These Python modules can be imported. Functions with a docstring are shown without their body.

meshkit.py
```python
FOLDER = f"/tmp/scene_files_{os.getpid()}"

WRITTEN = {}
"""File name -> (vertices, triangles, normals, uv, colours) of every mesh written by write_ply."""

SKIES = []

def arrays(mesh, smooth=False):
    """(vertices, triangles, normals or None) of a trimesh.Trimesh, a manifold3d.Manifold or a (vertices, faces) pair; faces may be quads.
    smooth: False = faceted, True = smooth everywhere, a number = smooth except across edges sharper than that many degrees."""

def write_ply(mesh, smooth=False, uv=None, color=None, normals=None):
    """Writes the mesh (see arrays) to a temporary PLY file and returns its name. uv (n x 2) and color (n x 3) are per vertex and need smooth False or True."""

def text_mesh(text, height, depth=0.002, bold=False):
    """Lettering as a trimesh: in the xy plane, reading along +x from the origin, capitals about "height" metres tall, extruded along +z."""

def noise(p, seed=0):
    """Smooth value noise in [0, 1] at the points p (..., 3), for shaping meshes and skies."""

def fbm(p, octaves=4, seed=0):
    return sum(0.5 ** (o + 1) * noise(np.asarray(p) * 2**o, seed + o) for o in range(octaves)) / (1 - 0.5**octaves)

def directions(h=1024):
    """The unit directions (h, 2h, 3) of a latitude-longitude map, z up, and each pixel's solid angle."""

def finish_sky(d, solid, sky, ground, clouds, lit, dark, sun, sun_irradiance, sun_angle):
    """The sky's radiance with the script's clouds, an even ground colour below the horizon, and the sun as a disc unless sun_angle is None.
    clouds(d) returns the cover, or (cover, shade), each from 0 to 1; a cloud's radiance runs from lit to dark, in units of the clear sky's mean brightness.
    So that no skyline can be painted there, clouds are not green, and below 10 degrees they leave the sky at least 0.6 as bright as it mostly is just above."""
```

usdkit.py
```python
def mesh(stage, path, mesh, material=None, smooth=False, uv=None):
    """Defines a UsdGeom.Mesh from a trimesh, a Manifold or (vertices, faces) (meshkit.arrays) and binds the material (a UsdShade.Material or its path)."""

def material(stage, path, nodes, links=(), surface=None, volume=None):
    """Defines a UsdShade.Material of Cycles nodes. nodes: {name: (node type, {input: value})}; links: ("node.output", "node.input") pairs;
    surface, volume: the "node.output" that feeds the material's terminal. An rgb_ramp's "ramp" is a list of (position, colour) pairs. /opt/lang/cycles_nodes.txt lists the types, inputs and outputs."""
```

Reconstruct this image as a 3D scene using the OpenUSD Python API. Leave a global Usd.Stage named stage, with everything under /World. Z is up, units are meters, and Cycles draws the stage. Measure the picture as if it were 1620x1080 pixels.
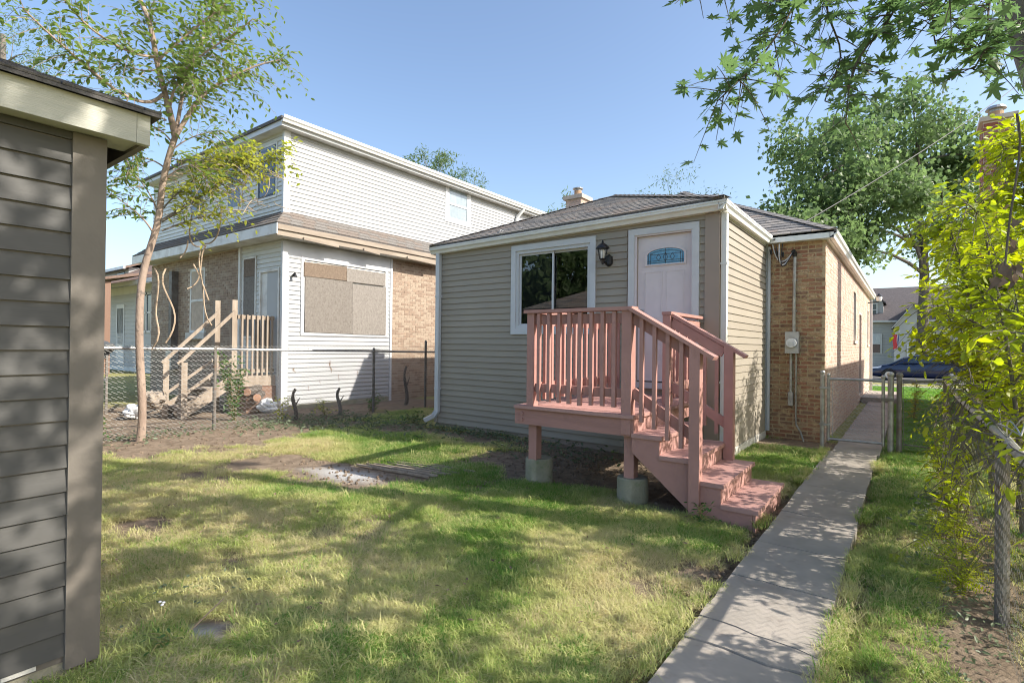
import math
import numpy as np
from pxr import Usd, UsdGeom, UsdLux, UsdShade, Gf, Sdf, Vt
from shapely.geometry import Polygon, box as sbox
import usdkit, meshkit

stage = Usd.Stage.CreateInMemory()
UsdGeom.SetStageUpAxis(stage, UsdGeom.Tokens.z)
UsdGeom.SetStageMetersPerUnit(stage, 1.0)
UsdGeom.Xform.Define(stage, '/World')
UsdGeom.Scope.Define(stage, '/World/Looks')
rng = np.random.default_rng(11)

# ------------------------------------------------------------------ camera, sky, sun, exposure
EYE = np.array([0.0, 0.0, 1.36])
YAW, PITCH, ROLL, FPX = math.radians(36.6), math.atan(5.4 / 843), math.radians(0.6), 843.0
_f0 = np.array([-math.sin(YAW), math.cos(YAW), 0]); _r0 = np.array([math.cos(YAW), math.sin(YAW), 0]); _u0 = np.array([0, 0, 1.0])
FWD = _f0 * math.cos(PITCH) + _u0 * math.sin(PITCH); _u1 = _u0 * math.cos(PITCH) - _f0 * math.sin(PITCH)
RIGHT = _r0 * math.cos(ROLL) + _u1 * math.sin(ROLL); UP = _u1 * math.cos(ROLL) - _r0 * math.sin(ROLL)
cam = UsdGeom.Camera.Define(stage, '/World/camera')
cam.CreateHorizontalApertureAttr(36.0); cam.CreateVerticalApertureAttr(24.0)
cam.CreateFocalLengthAttr(36.0 * FPX / 1620.0)
cam.CreateClippingRangeAttr(Gf.Vec2f(0.05, 5000))
cam.CreateExposureAttr(1.0)
cam.AddTransformOp().Set(Gf.Matrix4d(*RIGHT, 0, *UP, 0, *(-FWD), 0, *EYE, 1))

SUN = np.array([1.0, 0.36, 0.78]); SUN /= np.linalg.norm(SUN)
SUN_EL, SUN_ROT = math.asin(SUN[2]), math.atan2(SUN[0], SUN[1])
usdkit.material(stage, '/World/Looks/sky_look', {
    's': ('sky_texture', {'sky_type': 'single_scattering', 'sun_disc': False, 'sun_elevation': SUN_EL, 'sun_rotation': SUN_ROT, 'air_density': 1.0, 'aerosol_density': 2.1, 'ozone_density': 1.5}),
    'b': ('background_shader', {'strength': 0.138})}, [('s.color', 'b.color')], surface='b.background')
dome = UsdLux.DomeLight.Define(stage, '/World/sky')
UsdShade.MaterialBindingAPI.Apply(dome.GetPrim()).Bind(UsdShade.Material.Get(stage, '/World/Looks/sky_look'))
dome.GetPrim().SetCustomDataByKey('kind', 'structure')
sun = UsdLux.DistantLight.Define(stage, '/World/sun')
sun.CreateIntensityAttr(1.06); sun.CreateAngleAttr(0.5); sun.CreateNormalizeAttr(True); sun.CreateColorAttr(Gf.Vec3f(1.0, 0.93, 0.82))
_sx = np.cross([0, 0, 1], SUN); _sx /= np.linalg.norm(_sx); _sy = np.cross(SUN, _sx)
sun.AddTransformOp().Set(Gf.Matrix4d(*_sx, 0, *_sy, 0, *SUN, 0, 0, 0, 20, 1))


def at(x, y, d):
    """the world point seen at photo pixel (x, y), d metres deep"""
    return EYE + (FWD + RIGHT * (x - 810.0) / FPX - UP * (y - 540.0) / FPX) * d


def pix(p):
    q = np.atleast_2d(p) - EYE
    z = np.maximum(q @ FWD, 1e-3)
    return 810 + FPX * (q @ RIGHT) / z, 540 - FPX * (q @ UP) / z, q @ FWD


# ------------------------------------------------------------------ materials
def L(name):
    return '/World/Looks/' + name


def M(name, c1, c2=None, scale=6.0, rough=0.7, stretch=(1, 1, 1), bump=0.0, bscale=60.0, bstretch=None, metal=0.0, spec=0.4, lo=0.35, hi=0.65, detail=5.0, c3=None, s3=1.3, lo3=.5, hi3=.7):
    n = {'g': ('geometry', {}), 'p': ('principled_bsdf', {'roughness': rough, 'metallic': metal, 'specular_ior_level': spec, 'base_color': c1})}
    l = []
    out = None
    if c2 is not None:
        n['m'] = ('mapping', {'scale': stretch}); n['n'] = ('noise_texture', {'scale': scale, 'detail': detail, 'roughness': 0.6})
        n['r'] = ('rgb_ramp', {'ramp': [(0, c1), (lo, c1), (hi, c2), (1, c2)]})
        l += [('g.position', 'm.vector'), ('m.vector', 'n.vector'), ('n.fac', 'r.fac')]
        out = 'r.color'
        if c3 is not None:
            n['n3'] = ('noise_texture', {'scale': s3, 'detail': 6.0, 'roughness': 0.65}); n['mr3'] = ('map_range', {'from_min': lo3, 'from_max': hi3, 'clamp': True})
            n['x3'] = ('mix_color', {'b': c3})
            l += [('g.position', 'n3.vector'), ('n3.fac', 'mr3.value'), ('mr3.result', 'x3.fac'), ('r.color', 'x3.a')]
            out = 'x3.result'
        l.append((out, 'p.base_color'))
    if bump:
        n['bm'] = ('mapping', {'scale': bstretch or stretch}); n['bn'] = ('noise_texture', {'scale': bscale, 'detail': 4.0}); n['b'] = ('bump', {'strength': bump, 'distance': 0.01})
        l += [('g.position', 'bm.vector'), ('bm.vector', 'bn.vector'), ('bn.fac', 'b.height'), ('b.normal', 'p.normal')]
    usdkit.material(stage, L(name), n, l, surface='p.BSDF')
    return L(name)


def leafmat(name, ramp, trans=0.45, scale=0.9, rough=.45):
    """leaf colours vary from leaf to leaf and, more slowly, through the crown; light passes through"""
    n = {'g': ('geometry', {}), 'n': ('noise_texture', {'scale': scale, 'detail': 2.0}), 'wn': ('white_noise_texture', {'dimensions': '1D'}),
         'a': ('math', {'math_type': 'multiply_add', 'value2': .55, 'value3': -.02}), 'a2': ('math', {'math_type': 'multiply_add', 'value2': .5}),
         'r': ('rgb_ramp', {'ramp': ramp}), 'p': ('principled_bsdf', {'roughness': rough, 'specular_ior_level': .35}), 't': ('translucent_bsdf', {}),
         'tc': ('hsv', {'saturation': 1.12, 'value': 1.6}), 'mx': ('mix_closure', {'fac': trans})}
    l = [('g.position', 'n.vector'), ('g.random_per_island', 'a.value1'), ('n.fac', 'a2.value1'), ('a.value', 'a2.value3'), ('a2.value', 'r.fac'), ('r.color', 'p.base_color'),
         ('r.color', 'tc.color'), ('tc.color', 't.color'), ('p.BSDF', 'mx.closure1'), ('t.BSDF', 'mx.closure2')]
    n.pop('wn')
    usdkit.material(stage, L(name), n, l, surface='mx.closure')
    return L(name)


def glassmat(name, tint, ior=1.5):
    usdkit.material(stage, L(name), {'f': ('fresnel', {'IOR': ior}), 't': ('transparent_bsdf', {'color': tint}), 'g': ('glossy_bsdf', {'roughness': 0.0, 'color': (1, 1, 1)}), 'm': ('mix_closure', {}),
                                     'mr': ('map_range', {'from_min': 0.0, 'from_max': 1.0, 'to_min': 0.06, 'to_max': 1.0, 'clamp': True})},
                    [('f.fac', 'mr.value'), ('mr.result', 'm.fac'), ('t.BSDF', 'm.closure1'), ('g.BSDF', 'm.closure2')], surface='m.closure')
    return L(name)


tan_vinyl = [M('tan_vinyl_%s' % w, c, tuple(x * .93 for x in c), 1.5, .55) for w, c in (('warm', (.315, .28, .228)), ('plain', (.303, .268, .218)), ('cool', (.31, .276, .227)))]
tan_trim = M('tan_trim', (.31, .25, .2), (.295, .24, .195), 3, .5)
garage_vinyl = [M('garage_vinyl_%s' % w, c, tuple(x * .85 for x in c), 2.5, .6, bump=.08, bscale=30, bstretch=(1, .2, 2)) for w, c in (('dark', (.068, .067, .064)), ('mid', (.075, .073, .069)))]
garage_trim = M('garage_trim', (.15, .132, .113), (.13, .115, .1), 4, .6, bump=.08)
fascia_grey = M('fascia_grey', (.43, .42, .36), (.36, .36, .31), 3, .6, (1, .15, 8), bump=.3, bscale=40, bstretch=(6, .6, 6))
white_vinyl = [M('white_vinyl_%s' % w, c, tuple(x * .94 for x in c), 1.2, .5) for w, c in (('bright', (.385, .393, .4)), ('soft', (.37, .38, .39)))]
aged_vinyl = [M('aged_vinyl_%s' % w, c, (.42, .42, .38), 1.6, .6, (1, 1, .5), lo=.5, hi=.9) for w, c in (('bright', (.62, .63, .6)), ('soft', (.58, .59, .57)))]
white_trim = M('white_trim', (.54, .55, .56), (.5, .51, .52), 4, .4)
dirty_trim = M('dirty_trim', (.66, .66, .63), (.42, .39, .34), 3, .6, lo=.45, hi=.8)
gutter_white = M('gutter_white', (.7, .7, .67), (.58, .57, .52), 2.2, .35, (1, 1, .4), lo=.4, hi=.8)
door_paint = M('door_paint', (.62, .57, .575), (.58, .535, .545), 5, .45, bump=.05, bscale=25)
pink = [M('pink_paint_%s' % w, c, tuple(x * .86 for x in c), 5, .55, st, bump=.25, bscale=45, bstretch=bs, c3=(.31, .165, .135), s3=7, lo3=.6, hi3=.75) for w, c, st, bs in (
    ('rail', (.43, .228, .196), (1, 1, 1), (3, 3, .7)), ('board', (.455, .26, .23), (.3, 3, 1), (1, 8, 1)), ('beam', (.405, .212, .182), (.4, 1, 4), (.6, 1, 8)))]
mortar_tan = M('mortar_tan', (.47, .36, .225), (.38, .285, .175), 9, .9, bump=.6, bscale=70)
brick_tan = [M('brick_%s' % w, c, d, 14, .85, bump=.5, bscale=60, c3=(.45, .32, .19), s3=8, lo3=.53, hi3=.62) for w, c, d in (
    ('rust', (.30, .145, .085), (.23, .11, .065)), ('brown', (.27, .15, .085), (.33, .19, .11)), ('dark', (.17, .1, .065), (.25, .15, .095)), ('pale', (.38, .25, .15), (.3, .19, .11)))]
mortar_pink = M('mortar_pink', (.68, .6, .5), (.6, .51, .43), 9, .9, bump=.5, bscale=70)
brick_pink = [M('brick_face_%s' % w, c, d, 9, .85, bump=.3, bscale=60) for w, c, d in (('rose', (.52, .37, .29), (.46, .31, .24)), ('cream', (.56, .44, .35), (.5, .38, .3)), ('plum', (.44, .3, .24), (.5, .36, .29)))]
mortar_grey = M('mortar_grey', (.52, .43, .34), (.42, .34, .27), 6, .9, bump=.5, bscale=60)
brick_grey = [M('brick_old_%s' % w, c, d, 10, .9, bump=.4, bscale=60) for w, c, d in (('buff', (.37, .295, .225), (.31, .245, .185)), ('brown', (.29, .215, .16), (.235, .17, .125)), ('smoke', (.26, .195, .15), (.34, .25, .18)))]
shingle = [M('shingle_%s' % w, c, d, 60, .95, bump=.3, bscale=90) for w, c, d in (('grey', (.19, .175, .165), (.3, .275, .255)), ('brown', (.2, .165, .145), (.29, .245, .215)), ('slate', (.13, .125, .125), (.22, .21, .205)), ('light', (.2, .185, .17), (.3, .275, .25)))]
old_shingle = [M('old_shingle_%s' % w, c, d, 40, .95, bump=.3, bscale=90) for w, c, d in (('grey', (.13, .12, .11), (.2, .185, .17)), ('brown', (.14, .115, .1), (.2, .17, .145)))]
roof_dark = M('roof_dark', (.07, .065, .065), (.13, .12, .115), 30, .95, bump=.6, bscale=150)
roof_brown = M('roof_brown', (.2, .135, .105), (.13, .09, .075), 12, .95, (1, 1, 4), bump=.5, bscale=60)
roof_slate = M('roof_slate', (.09, .08, .085), (.14, .125, .13), 8, .95, (1, 1, 3), bump=.5, bscale=40)
concrete = M('concrete', (.36, .32, .28), (.27, .245, .215), 2.2, .9, bump=.12, bscale=45, c3=(.25, .215, .185), s3=5, lo3=.56, hi3=.72)
footing_mat = M('footing_concrete', (.33, .3, .23), (.25, .24, .17), 6, .95, bump=.5, bscale=60, c3=(.17, .2, .1), s3=9, lo3=.55, hi3=.7)
block_white = M('painted_foundation', (.6, .58, .53), (.42, .4, .36), 5, .9, bump=.4)
asphalt = M('asphalt', (.055, .055, .058), (.08, .08, .08), 3, .9, bump=.4, bscale=200)
steel = M('galvanised_steel', (.42, .415, .4), (.29, .28, .27), 14, .45, metal=.75, spec=.5)
mesh_wire = M('mesh_wire', (.3, .3, .29), (.24, .235, .225), 10, .5, metal=.35)
steel_old = M('weathered_steel', (.21, .2, .185), (.14, .12, .1), 8, .65, metal=.4, c3=(.2, .11, .07), s3=11, lo3=.58, hi3=.7)
meter_grey = M('meter_grey', (.4, .4, .39), (.34, .34, .33), 8, .4, metal=.3)
black_iron = M('black_iron', (.012, .012, .014), None, rough=.35)
rubber = M('black_rubber', (.012, .012, .012), None, rough=.7)
wire_black = M('wire_black', (.02, .02, .02), None, rough=.6)
osb = [M('strand_board_%s' % w, c, d, 15, .8, (1, 1.6, 1), bump=.3, bscale=50, lo=.3, hi=.7, c3=e, s3=20, lo3=.53, hi3=.78) for w, c, d, e in (
    ('grey', (.215, .195, .17), (.15, .132, .115), (.09, .076, .062)), ('brown', (.2, .15, .108), (.13, .095, .068), (.085, .056, .04)), ('pale', (.26, .238, .212), (.19, .17, .15), (.115, .1, .082)))]
old_wood = M('weathered_wood', (.36, .3, .24), (.24, .19, .145), 3, .85, (3, 3, .5), bump=.5, bscale=30, bstretch=(5, 5, .5))
raw_wood = M('raw_fascia_wood', (.33, .28, .225), (.235, .19, .15), 3, .8, (4, .4, 4), bump=.3, bscale=30, bstretch=(6, .4, 6))
orange_wood = M('bare_sheathing', (.36, .17, .085), (.25, .11, .06), 5, .85, (1, 1, .3))
brown_post = M('brown_post', (.2, .12, .085), None)
bark_pale = M('pale_bark', (.36, .275, .22), (.25, .185, .145), 7, .9, (1, 1, .35), c3=(.16, .13, .11), s3=14, lo3=.56, hi3=.64, bump=.8, bscale=35, bstretch=(1, 1, .4))
bark_dark = M('dark_bark', (.12, .1, .085), (.07, .06, .05), 9, .95, (1, 1, .25), bump=1, bscale=30, bstretch=(1, 1, .3))
bark_grey = M('grey_bark', (.2, .175, .15), (.11, .1, .085), 9, .95, (1, 1, .25), bump=1, bscale=30, bstretch=(1, 1, .3))
twig_dry = M('dry_vine', (.42, .33, .24), (.3, .22, .15), 9, .9)
glass = glassmat('window_glass', (.78, .82, .82))
glass_far = glassmat('far_window_glass', (.35, .4, .42))
room_dark = M('dark_room', (.02, .022, .022), None, rough=.9)
curtain = M('pale_curtain', (.55, .58, .6), (.42, .46, .5), 6, .9, (1, 1, .3))
blue_glass = M('blue_leaded_glass', (.09, .26, .42), (.16, .36, .52), 14, .12, spec=.8)
lead = M('lead_came', (.06, .075, .09), None, rough=.4)
bulb = M('lamp_glass', (.75, .73, .68), None, rough=.1)
car_paint = M('navy_car_paint', (.004, .009, .03), None, rough=.12, spec=.8)
car_glass = M('car_glass', (.03, .045, .055), None, rough=.04, spec=.8)
chrome = M('alloy_wheel', (.6, .6, .62), None, rough=.3, metal=.8)
lens_clear = M('headlight_lens', (.6, .62, .65), None, rough=.1)
red_lens = M('red_lens', (.35, .02, .02), None, rough=.2)
tarp = M('grey_tarp', (.1, .105, .105), (.06, .065, .065), 5, .6, bump=.5, bscale=12)
plastic_white = M('white_plastic', (.7, .71, .72), (.55, .57, .6), 8, .5, bump=.4, bscale=20)
log_end = M('log_end', (.6, .36, .24), (.5, .27, .17), 20, .9)
flag_red = M('flag_red', (.5, .04, .05), None); flag_blue = M('flag_blue', (.02, .06, .3), None); flag_white = M('flag_white', (.75, .75, .75), None)
dead_leaf = M('dead_leaf', (.14, .09, .065), (.2, .14, .1), 20, .8)
yellow_leaf = M('yellow_fallen_leaf', (.5, .36, .06), (.35, .2, .06), 20, .7)

leaf_locust = leafmat('young_tree_leaf', [(0, (.09, .14, .045)), (.3, (.16, .22, .055)), (.55, (.29, .32, .075)), (.8, (.42, .4, .1)), (1, (.42, .27, .13))], .52)
leaf_maple = leafmat('maple_leaf', [(0, (.075, .13, .06)), (.4, (.12, .19, .075)), (.7, (.19, .26, .09)), (1, (.32, .36, .1))], .52)
leaf_lime = leafmat('lime_leaf', [(0, (.13, .19, .03)), (.2, (.27, .33, .04)), (.42, (.46, .45, .05)), (.74, (.62, .53, .065)), (1, (.63, .46, .08))], .55, 1.3)
leaf_big = leafmat('street_tree_leaf', [(0, (.075, .125, .06)), (.4, (.145, .205, .085)), (.75, (.27, .32, .12)), (1, (.42, .43, .17))], .5, .5)
leaf_far = leafmat('far_tree_leaf', [(0, (.075, .12, .055)), (.5, (.11, .165, .07)), (1, (.18, .23, .1))], .35, .4)
leaf_willow = leafmat('grey_tree_leaf', [(0, (.1, .16, .1)), (.5, (.14, .2, .13)), (1, (.2, .26, .17))], .35, .4)
leaf_vine = leafmat('vine_leaf', [(0, (.24, .27, .05)), (.4, (.4, .41, .08)), (.8, (.54, .49, .11)), (1, (.48, .34, .16))], .52, 1.5)
leaf_weed = leafmat('weed_leaf', [(0, (.05, .11, .03)), (.5, (.09, .17, .04)), (1, (.17, .24, .06))], .35, 1.5)
leaf_dull = leafmat('dull_weed_leaf', [(0, (.1, .13, .075)), (.5, (.15, .185, .1)), (1, (.22, .24, .14))], .25, 1.5)

# ------------------------------------------------------------------ scene graph helpers
_count = {}


class Node:
    def __init__(self, path, org):
        self.path, self.org = path, np.asarray(org, float)


def numbered(parent, name):
    k = _count.get((parent, name), 0); _count[(parent, name)] = k + 1
    return '%s/%s' % (parent, name) if k == 0 else '%s/%s_%03d' % (parent, name, k)


def tag(prim, label=None, cat=None, group=None, kind=None):
    for k, v in (('label', label), ('category', cat), ('group', group), ('kind', kind)):
        if v:
            prim.SetCustomDataByKey(k, v)


def thing(name, label, cat, org, group=None):
    p = numbered('/World', name)
    x = UsdGeom.Xform.Define(stage, p); x.AddTranslateOp().Set(Gf.Vec3d(*map(float, org)))
    tag(x.GetPrim(), label, cat, group)
    return Node(p, org)


def twin(src, org, label, rotz=0.0, scale=1.0, group=None):
    """another thing like src: references it, with its parts"""
    cd = stage.GetPrimAtPath(src.path).GetCustomData()
    name = src.path.rsplit('/', 1)[1].rstrip('0123456789').rstrip('_')
    p = numbered('/World', name)
    pr = stage.DefinePrim(p, 'Xform')
    pr.GetReferences().AddInternalReference(src.path)
    x = UsdGeom.Xform(pr); x.ClearXformOpOrder()
    x.AddTranslateOp().Set(Gf.Vec3d(*map(float, org))) if not pr.HasAttribute('xformOp:translate') else (pr.GetAttribute('xformOp:translate').Set(Gf.Vec3d(*map(float, org))), x.SetXformOpOrder([UsdGeom.XformOp(pr.GetAttribute('xformOp:translate'))]))
    if rotz:
        x.AddRotateZOp().Set(math.degrees(rotz))
    if scale != 1.0:
        x.AddScaleOp().Set(Gf.Vec3f(scale, scale, scale))
    tag(pr, label, cd.get('category'), group or cd.get('group'))
    pr.SetInstanceable(True)
    return p


def put(path, v, f, mat, smooth=False):
    v = np.asarray(v, float); f = np.asarray(f, np.int32)
    m = UsdGeom.Mesh.Define(stage, path)
    if smooth:
        v, f, n = meshkit.arrays((v, f), smooth)
        m.CreateNormalsAttr(Vt.Vec3fArray.FromNumpy(n.astype(np.float32))); m.SetNormalsInterpolation('vertex')
    m.CreatePointsAttr(Vt.Vec3fArray.FromNumpy(np.ascontiguousarray(v, np.float32)))
    m.CreateFaceVertexCountsAttr(Vt.IntArray.FromNumpy(np.full(len(f), 3, np.int32)))
    m.CreateFaceVertexIndicesAttr(Vt.IntArray.FromNumpy(np.ascontiguousarray(f, np.int32).ravel()))
    m.CreateSubdivisionSchemeAttr('none')
    UsdShade.MaterialBindingAPI.Apply(m.GetPrim()).Bind(UsdShade.Material.Get(stage, mat))
    return m


_HEX = np.array([[0, 2, 1], [0, 3, 2], [4, 5, 6], [4, 6, 7], [0, 1, 5], [0, 5, 4], [1, 2, 6], [1, 6, 5], [2, 3, 7], [2, 7, 6], [3, 0, 4], [3, 4, 7]])


class MB:
    def __init__(s):
        s.v, s.f, s.n = [], [], 0

    def add(s, v, f):
        v = np.asarray(v, float); f = np.asarray(f, int)
        s.v.append(v); s.f.append(f + s.n); s.n += len(v)
        return s

    def hexa(s, p):
        p = np.asarray(p, float)
        f = _HEX if np.dot(np.cross(p[1] - p[0], p[3] - p[0]), p[4] - p[0]) > 0 else _HEX[:, ::-1]
        return s.add(p, f)

    def box(s, x0, x1, y0, y1, z0, z1):
        return s.hexa([(x0, y0, z0), (x1, y0, z0), (x1, y1, z0), (x0, y1, z0), (x0, y0, z1), (x1, y0, z1), (x1, y1, z1), (x0, y1, z1)])

    def bar(s, p0, p1, w, h, up=(0, 0, 1)):
        """rectangular bar from p0 to p1, w wide, h high (centred)"""
        p0, p1 = np.asarray(p0, float), np.asarray(p1, float)
        d = p1 - p0; d /= np.linalg.norm(d)
        a = np.cross(d, up)
        if np.linalg.norm(a) < 1e-6:
            a = np.cross(d, (1, 0, 0))
        a = a / np.linalg.norm(a) * w / 2; b = np.cross(a, d); b = b / np.linalg.norm(b) * h / 2
        return s.hexa([p0 - a - b, p0 + a - b, p0 + a + b, p0 - a + b, p1 - a - b, p1 + a - b, p1 + a + b, p1 - a + b])

    def tube(s, pts, r, n=8, cap=True):
        pts = np.asarray(pts, float); k = len(pts)
        r = np.broadcast_to(np.asarray(r, float), (k,))
        t = np.gradient(pts, axis=0); t /= np.maximum(np.linalg.norm(t, axis=1, keepdims=True), 1e-9)
        a = np.cross(t[0], (0, 0, 1)); a = np.cross(t[0], (1, 0, 0)) if np.linalg.norm(a) < 1e-3 else a
        V = []
        ang = np.linspace(0, 2 * np.pi, n, endpoint=False)
        for i in range(k):
            a = a - t[i] * np.dot(a, t[i]); a /= max(np.linalg.norm(a), 1e-9); b = np.cross(t[i], a)
            V.append(pts[i] + r[i] * (np.cos(ang)[:, None] * a + np.sin(ang)[:, None] * b))
        V = np.vstack(V); F = []
        for i in range(k - 1):
            for j in range(n):
                p, q = i * n + j, i * n + (j + 1) % n
                F += [(p, q, q + n), (p, q + n, p + n)]
        if cap:
            V = np.vstack([V, pts[0], pts[-1]]); c0, c1 = len(V) - 2, len(V) - 1
            for j in range(n):
                F += [(c0, (j + 1) % n, j), (c1, (k - 1) * n + j, (k - 1) * n + (j + 1) % n)]
        return s.add(V, F)

    def cyl(s, c, r, h, n=20, axis=(0, 0, 1)):
        c = np.asarray(c, float); a = np.asarray(axis, float)
        return s.tube([c, c + a * h], r, n)

    def poly(s, pts, vec):
        """prism: a flat polygon pts (k,3) pushed along vec"""
        import mapbox_earcut as _e
        pts = np.asarray(pts, float); vec = np.asarray(vec, float)
        nn = np.zeros(3)
        for i in range(len(pts)):
            nn += np.cross(pts[i] - pts[0], pts[(i + 1) % len(pts)] - pts[0])
        ax = int(np.argmax(np.abs(nn))); keep = [i for i in range(3) if i != ax]
        tri = np.asarray(_e.triangulate_float64(np.ascontiguousarray(pts[:, keep]), np.array([len(pts)], np.uint32))).reshape(-1, 3)
        k = len(pts); F = [tuple(t) for t in tri] + [(a + k, c + k, b + k) for a, b, c in tri]
        for i in range(k):
            j = (i + 1) % k
            F += [(i, j, j + k), (i, j + k, i + k)]
        return s.add(np.vstack([pts, pts + vec]), F)

    def ball(s, c, r, sc=(1, 1, 1), sub=2, rough=0.0):
        import trimesh
        m = trimesh.creation.icosphere(sub, 1.0)
        v = np.array(m.vertices)
        if rough:
            v = v * (1 + rough * (meshkit.fbm(v * 2.1 + np.asarray(c) * 3, 3)[:, None] - .5) * 2)
        return s.add(v * np.asarray(sc) * r + np.asarray(c), m.faces)

    def arr(s):
        return np.vstack(s.v), np.vstack(s.f)

    def build(s, name, mat, parent, label=None, smooth=False, kind=None):
        p = numbered(parent.path, name)
        v, f = s.arr()
        m = put(p, v - parent.org, f, mat, smooth)
        tag(m.GetPrim(), label, None, None, kind)
        return Node(p, parent.org)

    def solo(s, name, mat, label, cat, group=None, kind=None, smooth=False):
        p = numbered('/World', name)
        v, f = s.arr()
        m = put(p, v, f, mat, smooth)
        tag(m.GetPrim(), label, cat, group, kind)
        return Node(p, (0, 0, 0))


def wmap(axis, c, out):
    """wall coordinates: u along the wall, z up, o outwards"""
    return (lambda u, z, o: (u, c + out * o, z)) if axis == 'x' else (lambda u, z, o: (c + out * o, u, z))


def wbox(mb, w, u0, u1, z0, z1, o0, o1):
    return mb.hexa([w(u0, z0, o0), w(u1, z0, o0), w(u1, z0, o1), w(u0, z0, o1), w(u0, z1, o0), w(u1, z1, o0), w(u1, z1, o1), w(u0, z1, o1)])


def pane(mb, w, u0, u1, z0, z1, o):
    q = np.array([w(u0, z0, o), w(u1, z0, o), w(u1, z1, o), w(u0, z1, o)])
    n = np.cross(q[1] - q[0], q[3] - q[0]); o1 = np.array(w(u0, z0, o + 1)) - q[0]
    return mb.add(q, [(0, 1, 2), (0, 2, 3)] if np.dot(n, o1) > 0 else [(0, 2, 1), (0, 3, 2)])


def clap(parent, axis, c, out, a, b, z0, z1, opens, mats, exp=0.1016, proud=.016, name='siding_board', wob=.0, gap=.007):
    """overlapping siding, every course (and every stretch of it beside an opening) a board of its own"""
    w = wmap(axis, c, out)
    z, k = z0, 0
    while z < z1 - .012:
        zt = min(z + exp, z1)
        cuts = sorted({a, b} | {u for o in opens for u in (o[0], o[1]) if a < u < b and o[2] < zt and o[3] > z})
        segs = []
        for u0, u1 in zip(cuts[:-1], cuts[1:]):
            um = (u0 + u1) / 2
            rs = [(z, zt)]
            for o in opens:
                if o[0] < um < o[1]:
                    rs = [r for q in rs for r in ((q[0], min(q[1], o[2])), (max(q[0], o[3]), q[1])) if r[1] - r[0] > .012]
            segs.append((u0, u1, rs))
        merged = []
        for u0, u1, rs in segs:
            if merged and merged[-1][2] == rs and merged[-1][1] == u0:
                merged[-1] = (merged[-1][0], u1, rs)
            else:
                merged.append((u0, u1, rs))
        for u0, u1, rs in merged:
            for r0, r1 in rs:
                if r0 == z:
                    r0 = z + gap
                pb = proud * (1 - .8 * (r0 - z) / exp); pt = proud * (1 - .8 * (r1 - z) / exp)
                j = (rng.random() - .5) * wob
                MB().hexa([w(u0, r0 + j, -.002), w(u1, r0 - j, -.002), w(u1, r0 - j, pb), w(u0, r0 + j, pb), w(u0, r1 + j, -.002), w(u1, r1 - j, -.002), w(u1, r1 - j, pt), w(u0, r1 + j, pt)]).build(name, mats[k % len(mats)], parent)
        k += 1
        z = zt


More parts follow.
